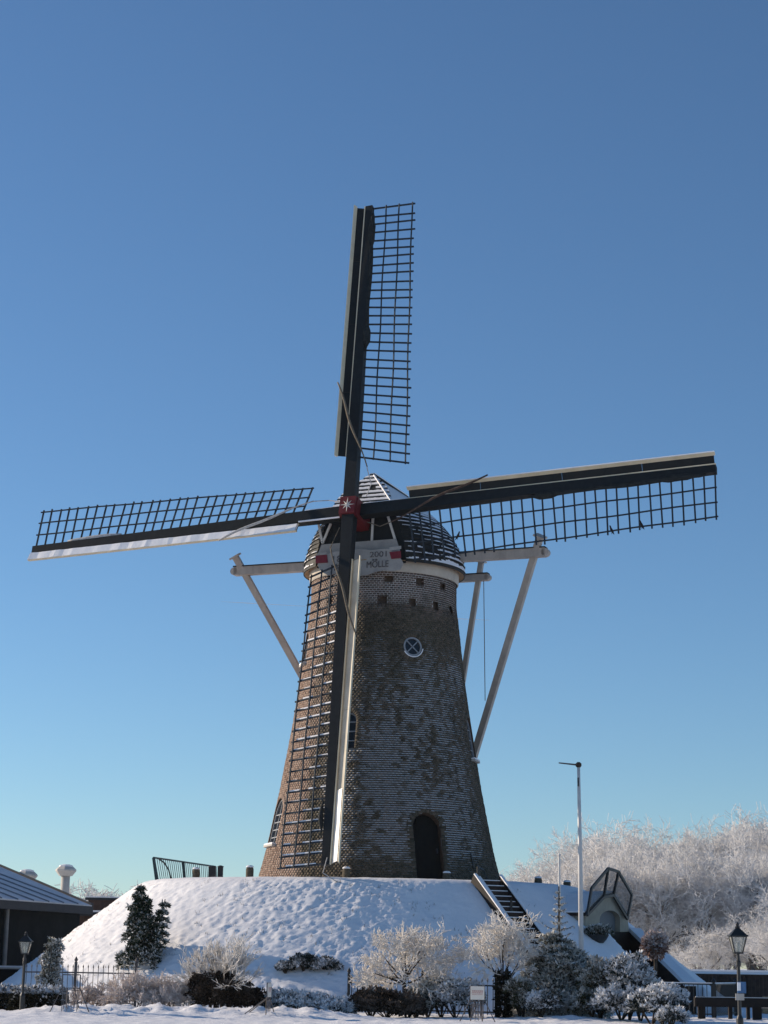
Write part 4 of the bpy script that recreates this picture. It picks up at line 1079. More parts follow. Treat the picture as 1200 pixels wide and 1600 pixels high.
twiggy('frosted_bush', 'low frosted bush at the foot of the spruces', 285, 1530, 49.2, .85, 60, 7, 57, 'frost', 5, (.3, .9), .05, nb=(3, 5))
twiggy('tall_twig_shrub', 'tall open shrub of upright frosted twigs above dark brush', 345, 1570, 47.6, 1.85, 34, 15, 54, 'frost', 5, (.15, .75), .06, nb=(3, 4), ang=(14, 40))
def small_tree(name, label, px, pyb, Y, px1, py1, H, seed, m, n=9, spread=70, droop=0, lv=5, frost=(.4, 1.0), trunk='bark', tr0=.06, up=.05, L=.5, nb=(3, 5)):
    p = at(px, pyb, Y); base = V((p.x, Y, surf(p.x, Y) - .03)); q = at(px1, py1, Y); e = thing(name, base, label, 'tree'); rg = random.Random(seed); out = []
    mid = base.lerp(q, .5) + V((.06, 0, 0))
    out += [(tuple(base), tuple(mid), tr0, tr0 * .8, 0), (tuple(mid), tuple(q), tr0 * .8, tr0 * .6, 0)]
    for i in range(n):
        a = i * 2.399; sp = R_(spread) * math.sqrt((i + .5) / n)
        d = V((math.cos(a) * math.sin(sp), math.sin(a) * math.sin(sp), math.cos(sp)))
        grow(rg, mid.lerp(q, rg.uniform(.45, 1)), d, H * L * rg.uniform(.8, 1.15), tr0 * .42, 1, lv, out, nb, (26, 62), (.5, .72), .45, up, 3, .0075, droop)
    twig_parts(e, out, 1, trunk, m, frost, ('trunk', 'crown'), rg)
    return e, base, q
small_tree('frosted_bush_tree', 'round frosted bush tree with a leaning dark stem', 625, 1585, 48.3, 632, 1522, 2.1, 61, 'frost', 15, 82, .0, 5, (.40, .95), L=.42, up=.02)
et, b0, q0 = small_tree('weeping_tree', 'small frosted weeping tree on an ivy-clad trunk', 787, 1585, 47.8, 786, 1528, 1.85, 64, 'frost', 10, 58, .10, 5, (.55, 1.0), tr0=.05, L=.50, up=.06)
nr_ = np.random.default_rng(6); k = 500; a_ = nr_.uniform(0, 6.283, k); zz_ = nr_.uniform(0, 1, k)
C_ = np.stack([b0.x + (q0.x - b0.x) * zz_ + np.cos(a_) * .12, b0.y + np.sin(a_) * .12, b0.z + (q0.z + .12 - b0.z) * zz_], 1)
leafy(et, 'ivy', C_, np.stack([np.cos(a_), np.sin(a_), .2 + 0 * a_], 1), .06, 'fol_hedge', 7, lambda c, d, g: np.clip(.22 + g.normal(0, .15, len(c)), 0, 1))
# clipped ball tree by the entrance
Yb = 50.0; c = at(1023, 1476, Yb); e = thing('ball_tree', V((c.x, Yb, 0)), 'clipped ball-headed tree with rusty frosted leaves by the entrance', 'tree')
build('trunk', MB().tube([(c.x + .04, Yb, -.1), (c.x + .02, Yb, c.z * .5), (c.x, Yb, c.z)], [.05, .045, .04], 8), 'bark', e)
nr_ = np.random.default_rng(9); d_ = nr_.normal(0, 1, (900, 3)); d_ /= np.linalg.norm(d_, axis=1, keepdims=True)
leafy(e, 'crown', np.array(c) + d_ * np.array([.27, .27, .31]) * nr_.uniform(.7, 1.05, (900, 1)), d_, .06, 'fol_rust', 9, lambda cc, d, g: np.clip(.50 + .5 * np.clip((cc[:, 2] - c.z) / .3, 0, 1) + g.normal(0, .18, len(cc)), 0, 1))

# ------------------------------------------------------------------ stairs on the mound
T = hit(mound_base, 761, 1381); Bt = hit(mound_base, 846, 1500)
sd = V((Bt.x - T.x, Bt.y - T.y, 0)).normalized(); sw = V((-sd.y, sd.x, 0))
if sw.x < 0: sw = -sw
st = thing('mound_stairs', V((Bt.x, Bt.y, surf(Bt.x, Bt.y))), 'dark wooden stairs with snowy treads climbing the mound', 'stairs')
nS = 15; wd = .40
for i in range(nS):
    t = i / (nS - 1); p = T.lerp(Bt, t)
    tread = build('tread', MB().box(p + UP * .06 + sd * .02, sw * wd, sd * .14, UP * .022), 'dark_wood', st)
    build('tread_snow', MB().box(p + UP * .095 + sd * .04, sw * (wd - .03), sd * .085, UP * .014), 'snow', tread)
    build('riser', MB().box(p - UP * .06 + sd * .13, sw * wd, sd * .012, UP * .10), 'dark_wood', st)
slope = (Bt - T).normalized(); sn_ = sw.cross(slope)
if sn_.z < 0: sn_ = -sn_
for s in (-1, 1):
    a = T + sw * s * (wd + .04) - slope * .12; b = Bt + sw * s * (wd + .04) + slope * .2
    stg = build('stringer', MB().beam(a + sn_ * .06, b + sn_ * .06, .07, .34, sn_), 'brown_wall', st)
    build('stringer_snow', MB().beam(a + sn_ * .245 + sw * s * -.01, b + sn_ * .245 + sw * s * -.01, .09, .035, sn_), 'snow', stg)
    a2 = a + sw * s * .16; b2 = b + sw * s * .16
    if s < 0: build('edge_snow', MB().beam(a - sw * s * .13 + sn_ * .13, b - sw * s * .13 + sn_ * .13, .15, .10, sn_), 'snow', stg)
for t, h in ((.02, .52), (.42, .42)):
    p = T.lerp(Bt, t) - sw * (wd - .06) * (1 if t < .1 else -.2)
    build('handrail_post', MB().tube([p, p + UP * h], .035, 8), 'black_metal', st)
p = T - sw * (wd - .06)
build('handrail', MB().tube([p + UP * .5, p + UP * .5 + sw * .25 + V((0, .6, -.08)), p + sw * .5 + V((0, 1.1, .05))], .018, 6), 'black_metal', st)

# ------------------------------------------------------------------ bollards round the crest
for i, (px, pyt, pyb, lab) in enumerate(((306, 1358, 1372, 'leftmost short wooden bollard, in front of the green railing'), (390, 1355, 1369, 'short wooden bollard just left of the tower foot'),
        (541, 1357, 1371, 'snow-capped bollard below the lowered sail'), (698, 1364, 1376, 'snow-capped bollard right of the tower door'), (841, 1372, 1384, 'dark bollard on the crest right of the stairs'), (886, 1378, 1388, 'rightmost dark bollard on the mound crest behind the young spruce'))):
    Yb = 57.6 if 350 < px < 800 else 60.5
    p = at(px, pyb, Yb); zt = at(px, pyt, Yb).z; zb = mound_base(p.x, Yb) - .03
    e = thing('bollard', V((p.x, Yb, zb)), lab, 'bollard', 'bollards round the mound crest')
    w = .115
    build('post', MB().lathe((p.x, Yb, zb), [(w, 0), (w * 1.02, (zt - zb) * .8), (w * .85, zt - zb)], 14), 'bollard', e)
    build('snow_cap', MB().lathe((p.x, Yb, zt), [(w * 1.0, -.005), (w * 1.02, .02), (w * .7, .05), (w * .2, .06)], 14), 'snow', e, smooth=True)

# ------------------------------------------------------------------ railings and fences
def picket_fence(name, label, pts, h, step, m, rails=(.12, .88), posts=True, post_h=1.15, finial=True, r=.011, rail_snow=False, cat='fence', pr=.035):
    base = V(pts[0]); e = thing(name, base, label, cat)
    for i in range(len(pts) - 1):
        a, b = V(pts[i]), V(pts[i + 1]); L = (b - a).length; n = max(1, int(L / step))
        for k in rails: build('rail', MB().beam(a + UP * h * k, b + UP * h * k, .03, .035), m, e)
        if rail_snow: build('rail_snow', MB().beam(a + UP * (h * rails[-1] + .03), b + UP * (h * rails[-1] + .03), .04, .025), 'snow', e)
        for j in range(n):
            p = a.lerp(b, (j + .5) / n)
            mb = MB().tube([p + UP * .03, p + UP * h], r, 5)
            if finial: mb.lathe(p + UP * h, [(r, -.01), (r * 2.2, .03), (.003, .09)], 5)
            build('picket', mb, m, e)
        if posts:
            for p in ((a, b) if i == len(pts) - 2 else (a,)):
                build('post', MB().beam(p - UP * .1, p + UP * h * post_h, pr * 2, pr * 2).lathe(p + UP * h * post_h, [(pr * .6, 0), (pr * 1.5, .05), (.004, .14)], 8), m, e)
    return e
def gp(px, Y): p = at(px, 1540, Y); return V((p.x, Y, surf(p.x, Y)))
hL = at(150, 1513, 51.5).z
picket_fence('picket_fence', 'black iron picket fence before the sunlit left slope', [gp(36, 51.5), gp(117, 51.5), gp(212, 51.3)], hL, .13, 'wire', r=.009)
hM = at(640, 1531, 50.0).z
picket_fence('picket_fence', 'low black picket fence behind the round frosted bush', [gp(545, 50.0), gp(660, 49.9), gp(775, 49.8), gp(835, 49.8)], hM, .14, 'black_metal', r=.012)
# green bar railing on the mound top
a = at(246, 1379, 61.0); b = at(338, 1372, 66.5)
za, zb_ = at(240, 1340, 61.0).z, at(336, 1354, 66.5).z
e = thing('bar_railing', V((a.x, a.y, a.z)), 'dark green bar railing on top of the mound left of the tower', 'railing')
A0, A1 = at(247, 1380, 61.0), at(240, 1340, 61.0); B0_, B1 = V((b.x, b.y, MH - .1)), at(336, 1354, 66.5)
build('top_rail', MB().beam(A1, B1, .05, .05), 'green_metal', e)
build('bottom_rail', MB().beam(A0.lerp(A1, .12), B0_.lerp(B1, .12), .04, .04), 'green_metal', e)
for i in range(31):
    t = (i + .5) / 31; build('bar', MB().tube([A0.lerp(B0_, t), A1.lerp(B1, t)], .011, 5), 'green_metal', e)
for t, r in ((0, .045), (.46, .045), (.93, .05), (1.0, .05)): build('post', MB().beam(A0.lerp(B0_, t) - UP * .2, A1.lerp(B1, t), r * 2, r * 2), 'green_metal', e)
q = A0.lerp(B0_, .24); q1 = A1.lerp(B1, .14)
build('curved_bar', MB().tube([q, q.lerp(q1, .55) + V((.04, 0, .03)), q1.lerp(q, .15), q1 - V((.12, .3, .0))], .026, 6), 'green_metal', e)
for i, (px, w, lab) in enumerate(((331, .11, 'dark square post box at the end of the green railing'), (344, .085, 'slim dark post just right of the green railing'))):
    p = at(px, 1371, 63.0); zt = at(px, 1355, 63.0).z
    e = thing('railing_end_post', V((p.x, 63, MH - .1)), lab, 'post')
    build('shaft', MB().beam((p.x, 63, MH - .1), (p.x, 63, zt), w * 2, w * 2), 'black_metal', e)
    build('cap', MB().lathe((p.x, 63, zt), [(w * 1.25, 0), (w * 1.2, .03), (w * .3, .06)], 8), 'black_metal', e)
# iron railing on the right
a = atz(1032, 1598); b = atz(1116, 1590); Yr = b.y
top = at(1116, 1538, Yr).z
picket_fence('iron_railing', 'black iron railing with a snowy top bar at the right', [V((at(1032, 1590, Yr).x, Yr, 0)), V((b.x, Yr, 0)), V((at(1150, 1560, Yr + 2.5).x, Yr + 2.5, 0))], top, .11, 'black_metal', rails=(.1, 1.0), post_h=1.03, finial=False, r=.010, rail_snow=True, cat='railing', pr=.05)

# ------------------------------------------------------------------ entrance in the right flank of the mound
def efp(px, py, out=0.0):
    d = ray(px, py); t = ((pc + NE * out) - CAM).dot(NE) / d.dot(NE); return CAM + d * t
ent = thing('mound_entrance', V((pc.x, pc.y, 0)), 'cream plaster arched entrance front with glazed guard panels in the mound', 'entrance')
out_px = [(915, 1456), (915, 1431), (942, 1404), (958, 1400), (981, 1436), (983, 1456)]
arch_px = [(937, 1456)] + [(953 + 16 * math.cos(a), 1437 - 14.5 * math.sin(a)) for a in np.linspace(math.pi, 0, 12)] + [(969, 1456)]
ow = [efp(*p) for p in out_px]; aw = [efp(*p) for p in arch_px]
# facade as a ring: outer outline with the arch cut out
poly = ow + aw[::-1]
build('facade', MB().prism(poly, -NE * .35), 'plaster', ent)
build('arch_window', MB().prism([p - NE * .16 for p in aw], -NE * .04), 'glass_grey', ent)
roof_snow = []
for i in (1, 2, 3):
    a, b = efp(*out_px[i], .03), efp(*out_px[i + 1], .03)
    u = (b - a).normalized(); nn = u.cross(NE); nn = nn if nn.z > 0 else -nn
    build('roof_slab', MB().hexa([a, b, b - NE * 2.4, a - NE * 2.4], [p + nn * .10 for p in (a, b, b - NE * 2.4, a - NE * 2.4)]), 'dark_wood', ent)
    build('roof_snow', MB().hexa([p + nn * .103 for p in (a, b, b - NE * 2.4, a - NE * 2.4)], [p + nn * .145 for p in (a, b, b - NE * 2.4, a - NE * 2.4)]), 'snow', ent)
# guard panels standing on the roof edge
pan = [((917, 1430), (924, 1388), (950, 1357), (943, 1402)), ((943, 1402), (950, 1357), (966, 1362), (958, 1399)), ((958, 1399), (966, 1362), (987, 1398), (980, 1436))]
for i, q in enumerate(pan):
    w = [efp(*p, .10 + (.0 if j in (0, 3) else -.02)) for j, p in enumerate(q)]
    pn = build('guard_panel', MB().prism(w, NE * .012), 'mesh', ent)
    for j in range(4): build('panel_frame', MB().beam(w[j] + NE * .006, w[(j + 1) % 4] + NE * .006, .075, .06, NE), 'black_metal', pn)
# dark boarded wall below, the far cheek wall and its snow
low = [efp(938, 1456, -.02), efp(983, 1456, -.02)]
w0, w1 = efp(915, 1456, -.03), efp(984, 1456, -.03)
build('lower_wall', MB().hexa([V((w0.x, w0.y, -.1)), V((w1.x, w1.y, -.1)), V((w1.x, w1.y, -.1)) - NE * .3, V((w0.x, w0.y, -.1)) - NE * .3], [w0, w1, w1 - NE * .3, w0 - NE * .3]), 'brown_wall', ent)
ck0 = w1 + UP * .02; ck1 = at(1072, 1541, 55.0)
dck = V((ck1.x - ck0.x, ck1.y - ck0.y, 0)).normalized(); nck = V((-dck.y, dck.x, 0))
ckb = V((ck0.x, ck0.y, -.1)); ckb1 = V((ck1.x, ck1.y, -.1))
build('cheek_wall', MB().hexa([ckb, ckb1, ckb1 + nck * .3, ckb + nck * .3], [ck0, ck1, ck1 + nck * .3, ck0 + nck * .3]), 'brown_wall', ent)
build('cheek_snow', MB().beam(ck0 + nck * .16 + UP * .04, ck1 + nck * .16 + UP * .04, .36, .12, UP), 'snow', ent)
# door with pale frame in the cheek wall
def ckp(px, py, out=.02):
    d = ray(px, py); n_ = -nck; t = ((ck0 + n_ * out) - CAM).dot(n_) / d.dot(n_); return CAM + d * t
f0, f1 = ckp(968, 1492), ckp(998, 1492)
for a, b in (((968, 1492), (998, 1492)), ((998, 1492), (999, 1545)), ((968, 1492), (969, 1545))):
    build('door_frame', MB().beam(ckp(*a), ckp(*b), .05, .05, -nck), 'win_line', ent)
dp = build('door_leaf', MB().prism([ckp(970, 1494, .012), ckp(997, 1494, .012), ckp(998, 1545, .012), ckp(971, 1545, .012)], nck * .01), 'door', ent)
# snow-covered shoulder of the mound left of the passage
sh = MB(); p1 = efp(915, 1456, .02); p2 = at(983, 1508, 54.0)
shp = [p1 - WE * .6 + UP * .05, p1 + WE * .95 + UP * .0, V((p2.x, p2.y, p2.z)), V((p2.x + .5, p2.y - .6, 0.0)), V((p1.x - .6, p2.y - 1.4, 0.3)), V((p1.x - 1.2, p2.y - .2, 1.6))]
# planter bowl with a shrub on the slope
pq = hit(mound_z, 934, 1468); pq = V((pq.x, pq.y, pq.z + .12)); e = thing('planter_bowl', pq - UP * .2, 'dark bowl planter with a frosted shrub beside the flagpole', 'planter')
build('bowl', MB().lathe(pq - UP * .22, [(.16, 0), (.25, .10), (.31, .20), (.33, .24), (.27, .24)], 18), 'black_metal', e, smooth=True)
nr_ = np.random.default_rng(19); d_ = nr_.normal(0, 1, (420, 3)); d_ /= np.linalg.norm(d_, axis=1, keepdims=True); d_[:, 2] = abs(d_[:, 2])
leafy(e, 'foliage', np.array(pq) + np.array([0, 0, .06]) + d_ * np.array([.40, .32, .20]) * nr_.uniform(.4, 1, (420, 1)), d_, .06, 'fol_pale', 19, lambda c, d, g: np.clip(.4 + .3 * d[:, 2] + g.normal(0, .2, len(c)), 0, 1))

# ------------------------------------------------------------------ flagpole
Yf = 54.4; b = at(908, 1455, Yf); t_ = at(904, 1197, Yf); zb = surf(b.x, Yf)
fp = thing('flagpole', V((b.x, Yf, zb)), 'tall white flagpole with a short thin arm at its top', 'flagpole')
build('pole', MB().tube([(b.x, Yf, zb - .3), (b.x - .01, Yf, (zb + t_.z) / 2), (t_.x, Yf, t_.z)], [.075, .062, .042], 14), 'pole_white', fp, smooth=True)
build('pole_head', MB().lathe((t_.x, Yf, t_.z), [(.05, -.04), (.085, 0), (.085, .07), (.04, .11)], 12), 'dark_wood', fp)
build('halyard_cleat', MB().box((t_.x - .02, Yf - .06, t_.z - .45), V((.018, 0, 0)), V((0, .02, 0)), V((0, 0, .12))), 'black_metal', fp)
a = at(873, 1192, Yf)
build('arm', MB().tube([(t_.x, Yf, t_.z + .03), (a.x, Yf, a.z)], [.026, .018], 8), 'wire', fp)

# ------------------------------------------------------------------ lamp posts
def lamp(label, px, pyt, Y, s, signs=False):
    p = at(px, pyt, Y); zt = p.z; g = ground_z(p.x, Y); e = thing('lamp_post', V((p.x, Y, g)), label, 'street lamp', 'lantern lamp posts')
    H = s * .62; zl = zt - H; r = .17 * s / 1.0
    c = lambda z: (p.x, Y, z)
    pole = build('pole', MB().lathe(c(g), [(.075 * s, 0), (.075 * s, .35), (.04 * s, .42), (.036 * s, zl - g - .25), (.055 * s, zl - g - .22), (.055 * s, zl - g - .16), (.032 * s, zl - g - .13), (.032 * s, zl - g)], 14), 'black_metal', e, smooth=False)
    # lantern: four tapered glass sides, frame bars, hipped roof and finial
    zb, zm = zl + .02 * s, zl + .34 * s; wb, wt = .085 * s, .155 * s
    q = lambda sx, sy, z, w: V((p.x + sx * w, Y + sy * w, z))
    cs = ((-1, -1), (1, -1), (1, 1), (-1, 1))
    lan = build('lantern_base', MB().hexa([q(*k, zl - .01, wb * 1.15) for k in cs], [q(*k, zb, wb * 1.15) for k in cs]), 'black_metal', e)
    for i in range(4):
        a, b = cs[i], cs[(i + 1) % 4]
        build('glass_pane', MB().prism([q(*a, zb, wb), q(*b, zb, wb), q(*b, zm, wt), q(*a, zm, wt)], V((0, 0, .004))), 'pane', lan)
        build('frame_bar', MB().beam(q(*a, zb, wb), q(*a, zm, wt), .022 * s, .022 * s), 'black_metal', lan)
        build('frame_bar', MB().beam(q(*a, zm, wt), q(*b, zm, wt), .02 * s, .02 * s), 'black_metal', lan)
    build('lamp_bulb', MB().lathe(c(zb), [(.02 * s, 0), (.03 * s, .05 * s), (.045 * s, .13 * s), (.03 * s, .2 * s)], 10), 'lamp_glass', lan, smooth=True)
    build('roof', MB().hexa([q(*k, zm, wt * 1.25) for k in cs], [q(*k, zm + .03 * s, wt * 1.22) for k in cs]).hexa([q(*k, zm + .03 * s, wt * 1.1) for k in cs], [q(*k, zm + .17 * s, wt * .28) for k in cs]), 'black_metal', e)
    build('finial', MB().lathe(c(zm + .16 * s), [(.045 * s, 0), (.06 * s, .03 * s), (.03 * s, .06 * s), (.04 * s, .085 * s), (.008 * s, .14 * s)], 10), 'black_metal', e)
    return e, p, g
lamp('small black lantern lamp post by the hedge at the left', 41, 1456, 45.5, .80)
e_, p_, g_ = lamp('black lantern lamp post at the right edge of the picture', 1152, 1442, 37.0, .90)
nb = thing('lamp_notice', V((p_.x, 36.93, 1.0)), 'frosty blue and white notice plates tied to the right lamp post', 'sign')
a, b = at(1152, 1534, 36.9), at(1166, 1552, 36.9)
build('blue_plate', MB().abox(a.x, b.x, 36.90, 36.92, b.z, a.z), 'blue_sign', nb)
a, b = at(1149, 1552, 36.9), at(1163, 1563, 36.9)
build('pale_plate', MB().abox(a.x, b.x, 36.89, 36.905, b.z, a.z - .005), 'stone', nb)
build('frost_edge', MB().abox(at(1152, 1534, 36.9).x, at(1157, 1534, 36.9).x, 36.885, 36.9, at(1152, 1548, 36.9).z, at(1152, 1535, 36.9).z), 'snow', nb)

# ------------------------------------------------------------------ stands in the foreground
def stand(label, px, pyt, pyb, Y, w, board=None, yaw=0.0):
    p = at(px, pyt, Y); g = ground_z(p.x, Y); zt = p.z; zm = at(px, pyb, Y).z; cx = p.x
    ca, sa = math.cos(yaw), math.sin(yaw); q = lambda x, y, z: V((cx + x * ca - y * sa, Y + x * sa + y * ca, z))
    e = thing('board_stand', V((cx, Y, g)), label, 'stand', 'low splay-legged stands in front of the shrubs')
    fr = MB()
    for a, b in (((-w, zt), (w, zt)), ((w, zt), (w, zm)), ((w, zm), (-w, zm)), ((-w, zm), (-w, zt))): fr.beam(q(a[0], 0, a[1]), q(b[0], 0, b[1]), .022, .022)
    build('frame', fr, 'wire', e)
    if board:
        bd = build('board', MB().hexa([q(-w, -.03, zm), q(w, -.03, zm), q(w, -.015, zm), q(-w, -.015, zm)], [q(-w, -.03, zt), q(w, -.03, zt), q(w, -.015, zt), q(-w, -.015, zt)]), 'paper', e)
        h = zt - zm; rgp = random.Random(5)
        for row, (z, hh) in enumerate(((.60, .09), (.47, .08), (.36, .04))):          # faded red print, too small to read
            x = -.8
            while x < .75:
                l = rgp.uniform(.10, .26); build('print_mark', MB().hexa([q(w * x, -.034, zm + h * z), q(w * min(.8, x + l), -.034, zm + h * z), q(w * min(.8, x + l), -.031, zm + h * z), q(w * x, -.031, zm + h * z)], [q(w * x, -.034, zm + h * (z + hh)), q(w * min(.8, x + l), -.034, zm + h * (z + hh)), q(w * min(.8, x + l), -.031, zm + h * (z + hh)), q(w * x, -.031, zm + h * (z + hh))]), 'letter_red', bd); x += l + .05
    for x, s, y in ((-w, -1, -.05), (w, 1, -.05), (-w * .4, -.3, .5), (w * .4, .3, .5)):
        build('leg', MB().tube([q(x, 0, zm), q(x + s * .26, y, g - .03)], .012, 6), 'wire', e)
    n = 11
    for i in range(n):
        x = -w + 2 * w * (i + .5) / n
        build('slat', MB().beam(q(x, -.01, zm - .05 - .02 * (i % 3)), q(x + .01 * math.sin(i * 3), -.02, g + .03 + .05 * ((i * 7) % 3)), .014, .008), 'reed', e)
    build('cross_rail', MB().beam(q(-w, -.0, zm - .04), q(w, 0, zm - .04), .05, .02), 'wire', e)
    return e
stand('empty wire stand with thin slats before the columnar thuja', 112, 1523, 1544, 44.5, .20)
stand('small stand holding a white board with faded red print', 746, 1541, 1562, 44.5, .155, board=True)
stand('stand seen edge-on before the snow-buried shrub', 420, 1536, 1558, 44.5, .16, board=True, yaw=R_(80))

# ------------------------------------------------------------------ right background: timber fence and bench
Yt = 66.0; zt = at(1130, 1522, Yt).z
e = thing('timber_fence', V((at(1040, 1540, Yt).x, Yt, 0)), 'dark timber plank fence with snow on its top rail', 'fence')
x0, x1 = at(1046, 1540, Yt).x, at(1290, 1540, Yt).x
n = 40
for i in range(n):
    a = x0 + (x1 - x0) * i / n; build('plank', MB().abox(a + .008, a + (x1 - x0) / n - .008, Yt, Yt + .04, .02 + .02 * (i % 2), zt - .06 - .015 * ((i * 5) % 3)), 'dark_wood', e)
for i in range(7): a = x0 + (x1 - x0) * i / 6; build('post', MB().abox(a - .07, a + .07, Yt + .05, Yt + .19, -.1, zt - .02), 'dark_wood', e)
tr_ = build('top_rail', MB().abox(x0, x1, Yt - .05, Yt + .2, zt - .05, zt), 'dark_wood', e); build('rail_snow', MB().abox(x0, x1, Yt - .045, Yt + .195, zt + .002, zt + .07), 'snow', tr_)
Yw = 74.0; zt2 = at(1110, 1517.5, Yw).z
e = thing('low_shed', V((at(1120, 1530, Yw).x, Yw, 0)), 'long low shed with a snowy roof behind the timber fence', 'shed')
xa, xb = at(1050, 1530, Yw).x, at(1300, 1530, Yw).x
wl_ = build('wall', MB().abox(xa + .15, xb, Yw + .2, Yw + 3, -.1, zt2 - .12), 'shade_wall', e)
for i in range(16): a = xa + .2 + (xb - xa - .3) * i / 16; build('board', MB().abox(a, a + .36, Yw + .17, Yw + .197, .0, zt2 - .13), 'dark_wood', wl_)
rf = build('roof', MB().abox(xa, xb + .1, Yw, Yw + 3.2, zt2 - .12, zt2 - .02), 'fascia', e); build('roof_snow', MB().abox(xa + .02, xb + .1, Yw + .02, Yw + 3.2, zt2 - .018, zt2 + .06), 'snow', rf)
pB = atz(1135, 1593); Yn = pB.y; zs = at(1135, 1559, Yn).z
e = thing('timber_rail', V((pB.x, Yn, 0)), 'low dark timber rail on posts behind the right lamp', 'fence')
xa, xb = at(1086, 1570, Yn).x, at(1235, 1570, Yn).x
st_ = build('beam', MB().abox(xa, xb, Yn, Yn + .14, zs - .23, zs), 'brown_wall', e); build('beam_snow', MB().abox(xa + .03, xb, Yn + .05, Yn + .12, zs + .002, zs + .018), 'snow', st_)
for px, w in ((1098, .09), (1143, .045), (1171, .04), (1185, .11), (1212, .05)): a = at(px, 1570, Yn).x; build('post', MB().abox(a - w, a + w, Yn + .145, Yn + .27, -.05, zs - .02 + (.05 if w > .08 else 0)), 'brown_wall', e)
p = atz(1199, 1585); e = thing('stacked_logs', V((p.x + .3, p.y, 0)), 'pale brown sawn logs stacked beside the bench', 'logs')
zz0 = .10
for i, (dx, dz) in enumerate(((0, 0), (.0, .17), (.02, .33))): build('log', MB().tube([(p.x - .1 + dx, p.y + .2, .09 + dz), (p.x + 1.2 + dx, p.y + .3, .09 + dz)], .085, 10), 'soffit', e)

# ------------------------------------------------------------------ left building
bd = thing('pavilion_building', V((at(60, 1530, 74).x, 74, 0)), 'low dark building with a frosted metal roof behind the mound', 'building')
P1 = at(143, 1417, 72.0); zE = P1.z
def on_z(px, py, z): return atz(px, py, z)
P0 = on_z(0, 1406.5, zE); dE = (P0 - P1); Pn = P1 + dE * 2.2      # eave line running towards the camera at the left
A1 = at(0, 1356, 74.5); hp = (A1 - P1); A2 = P1 + hp * 2.2
nrm = (dE.cross(hp)).normalized(); nrm = nrm if nrm.z > 0 else -nrm
rf = build('roof', MB().hexa([P1, Pn, A2, P1 + hp * .02], [p + nrm * .06 for p in (P1, Pn, A2, P1 + hp * .02)]), 'zinc', bd)
# seams down the slope, parallel to the hip edge in the picture
down = (hp - dE * (hp.dot(dE) / dE.dot(dE)))
for i in range(1, 12):
    q = P1 + dE * (i * .165); lim = 2.2
    # from eave up to the hip edge
    k = hp.dot(dE) / dE.dot(dE); s = (i * .165) / max(k, .05) if k > .01 else 2.2
    s = min(s, 2.1); top = q + down * s
    build('roof_seam', MB().beam(q + nrm * .08, top + nrm * .08, .04, .05, nrm), 'seam', rf)
build('hip_cap', MB().beam(P1 + nrm * .08, A2 + nrm * .08, .16, .08, nrm), 'fascia', rf)
back = A2 - dE * 1.2
build('roof_back', MB().hexa([P1, A2, A2 + V((6, 9, -1.5)), P1 + V((3.5, 8, 0))], [p - UP * .1 for p in (P1, A2, A2 + V((6, 9, -1.5)), P1 + V((3.5, 8, 0))) ]), 'zinc', bd) if False else None
fe = dE.normalized()
build('fascia', MB().beam(P1 - UP * .13 + V((.02, -.02, 0)), Pn - UP * .13, .10, .28), 'fascia', bd)
w_in = V((-.45, .25, 0))
wa, wb_ = P1 + w_in, Pn + w_in
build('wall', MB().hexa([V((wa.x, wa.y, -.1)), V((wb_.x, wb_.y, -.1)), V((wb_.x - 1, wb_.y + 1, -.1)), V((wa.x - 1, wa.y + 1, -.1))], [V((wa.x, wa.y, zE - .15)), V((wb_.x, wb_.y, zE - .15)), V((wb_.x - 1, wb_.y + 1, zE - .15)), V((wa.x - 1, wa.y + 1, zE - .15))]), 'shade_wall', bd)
for px in (8, 17): p = on_z(px, 1408.5, zE); build('column', MB().tube([(p.x - .1, p.y, -.1), (p.x - .1, p.y, zE - .1)], .075, 10), 'win_line', bd)
# flat-roofed wing
Yg = 76.5; zg = at(110, 1425, Yg).z; xl, xr = at(20, 1440, Yg).x, at(215, 1440, Yg).x
wing = build('flat_roof', MB().abox(xl, xr, Yg - .35, Yg + 5, zg - .14, zg), 'fascia', bd); build('roof_snow', MB().abox(xl, xr, Yg - .33, Yg + 5, zg + .002, zg + .07), 'snow', wing)
xm = at(124, 1440, Yg).x
M['wing_brick'] = noisy('dark_wing_brick', (.05, .032, .028), (.085, .055, .045), 8, .85)
build('brick_wall', MB().abox(xm, xr - .2, Yg, Yg + 4, -.1, zg - .14), 'wing_brick', bd)
build('window_wall', MB().abox(xl, xm - .01, Yg + .06, Yg + .2, -.1, zg - .14), 'glass', bd)
for a, b in (((72, 1449), (124, 1449)), ((72, 1461), (124, 1461)), ((75, 1449), (75, 1540)), ((110, 1461), (110, 1540)), ((40, 1449), (40, 1540))):
    p, q = at(*a, Yg), at(*b, Yg); build('window_frame', MB().beam(p, q, .07, .07), 'win_line', bd)
Yk = 79.0; a, b = at(138, 1406, Yk), at(180, 1425, Yk)
ch = build('roof_box', MB().abox(a.x, b.x, Yk, Yk + 2.2, b.z - .2, a.z), 'wing_brick', bd); build('box_lid', MB().abox(a.x - .12, b.x + .12, Yk - .1, Yk + 2.3, a.z, a.z + .09), 'fascia', ch)
build('lid_snow', MB().abox(a.x - .1, b.x + .1, Yk - .08, Yk + 2.28, a.z + .092, a.z + .14), 'snow', ch)
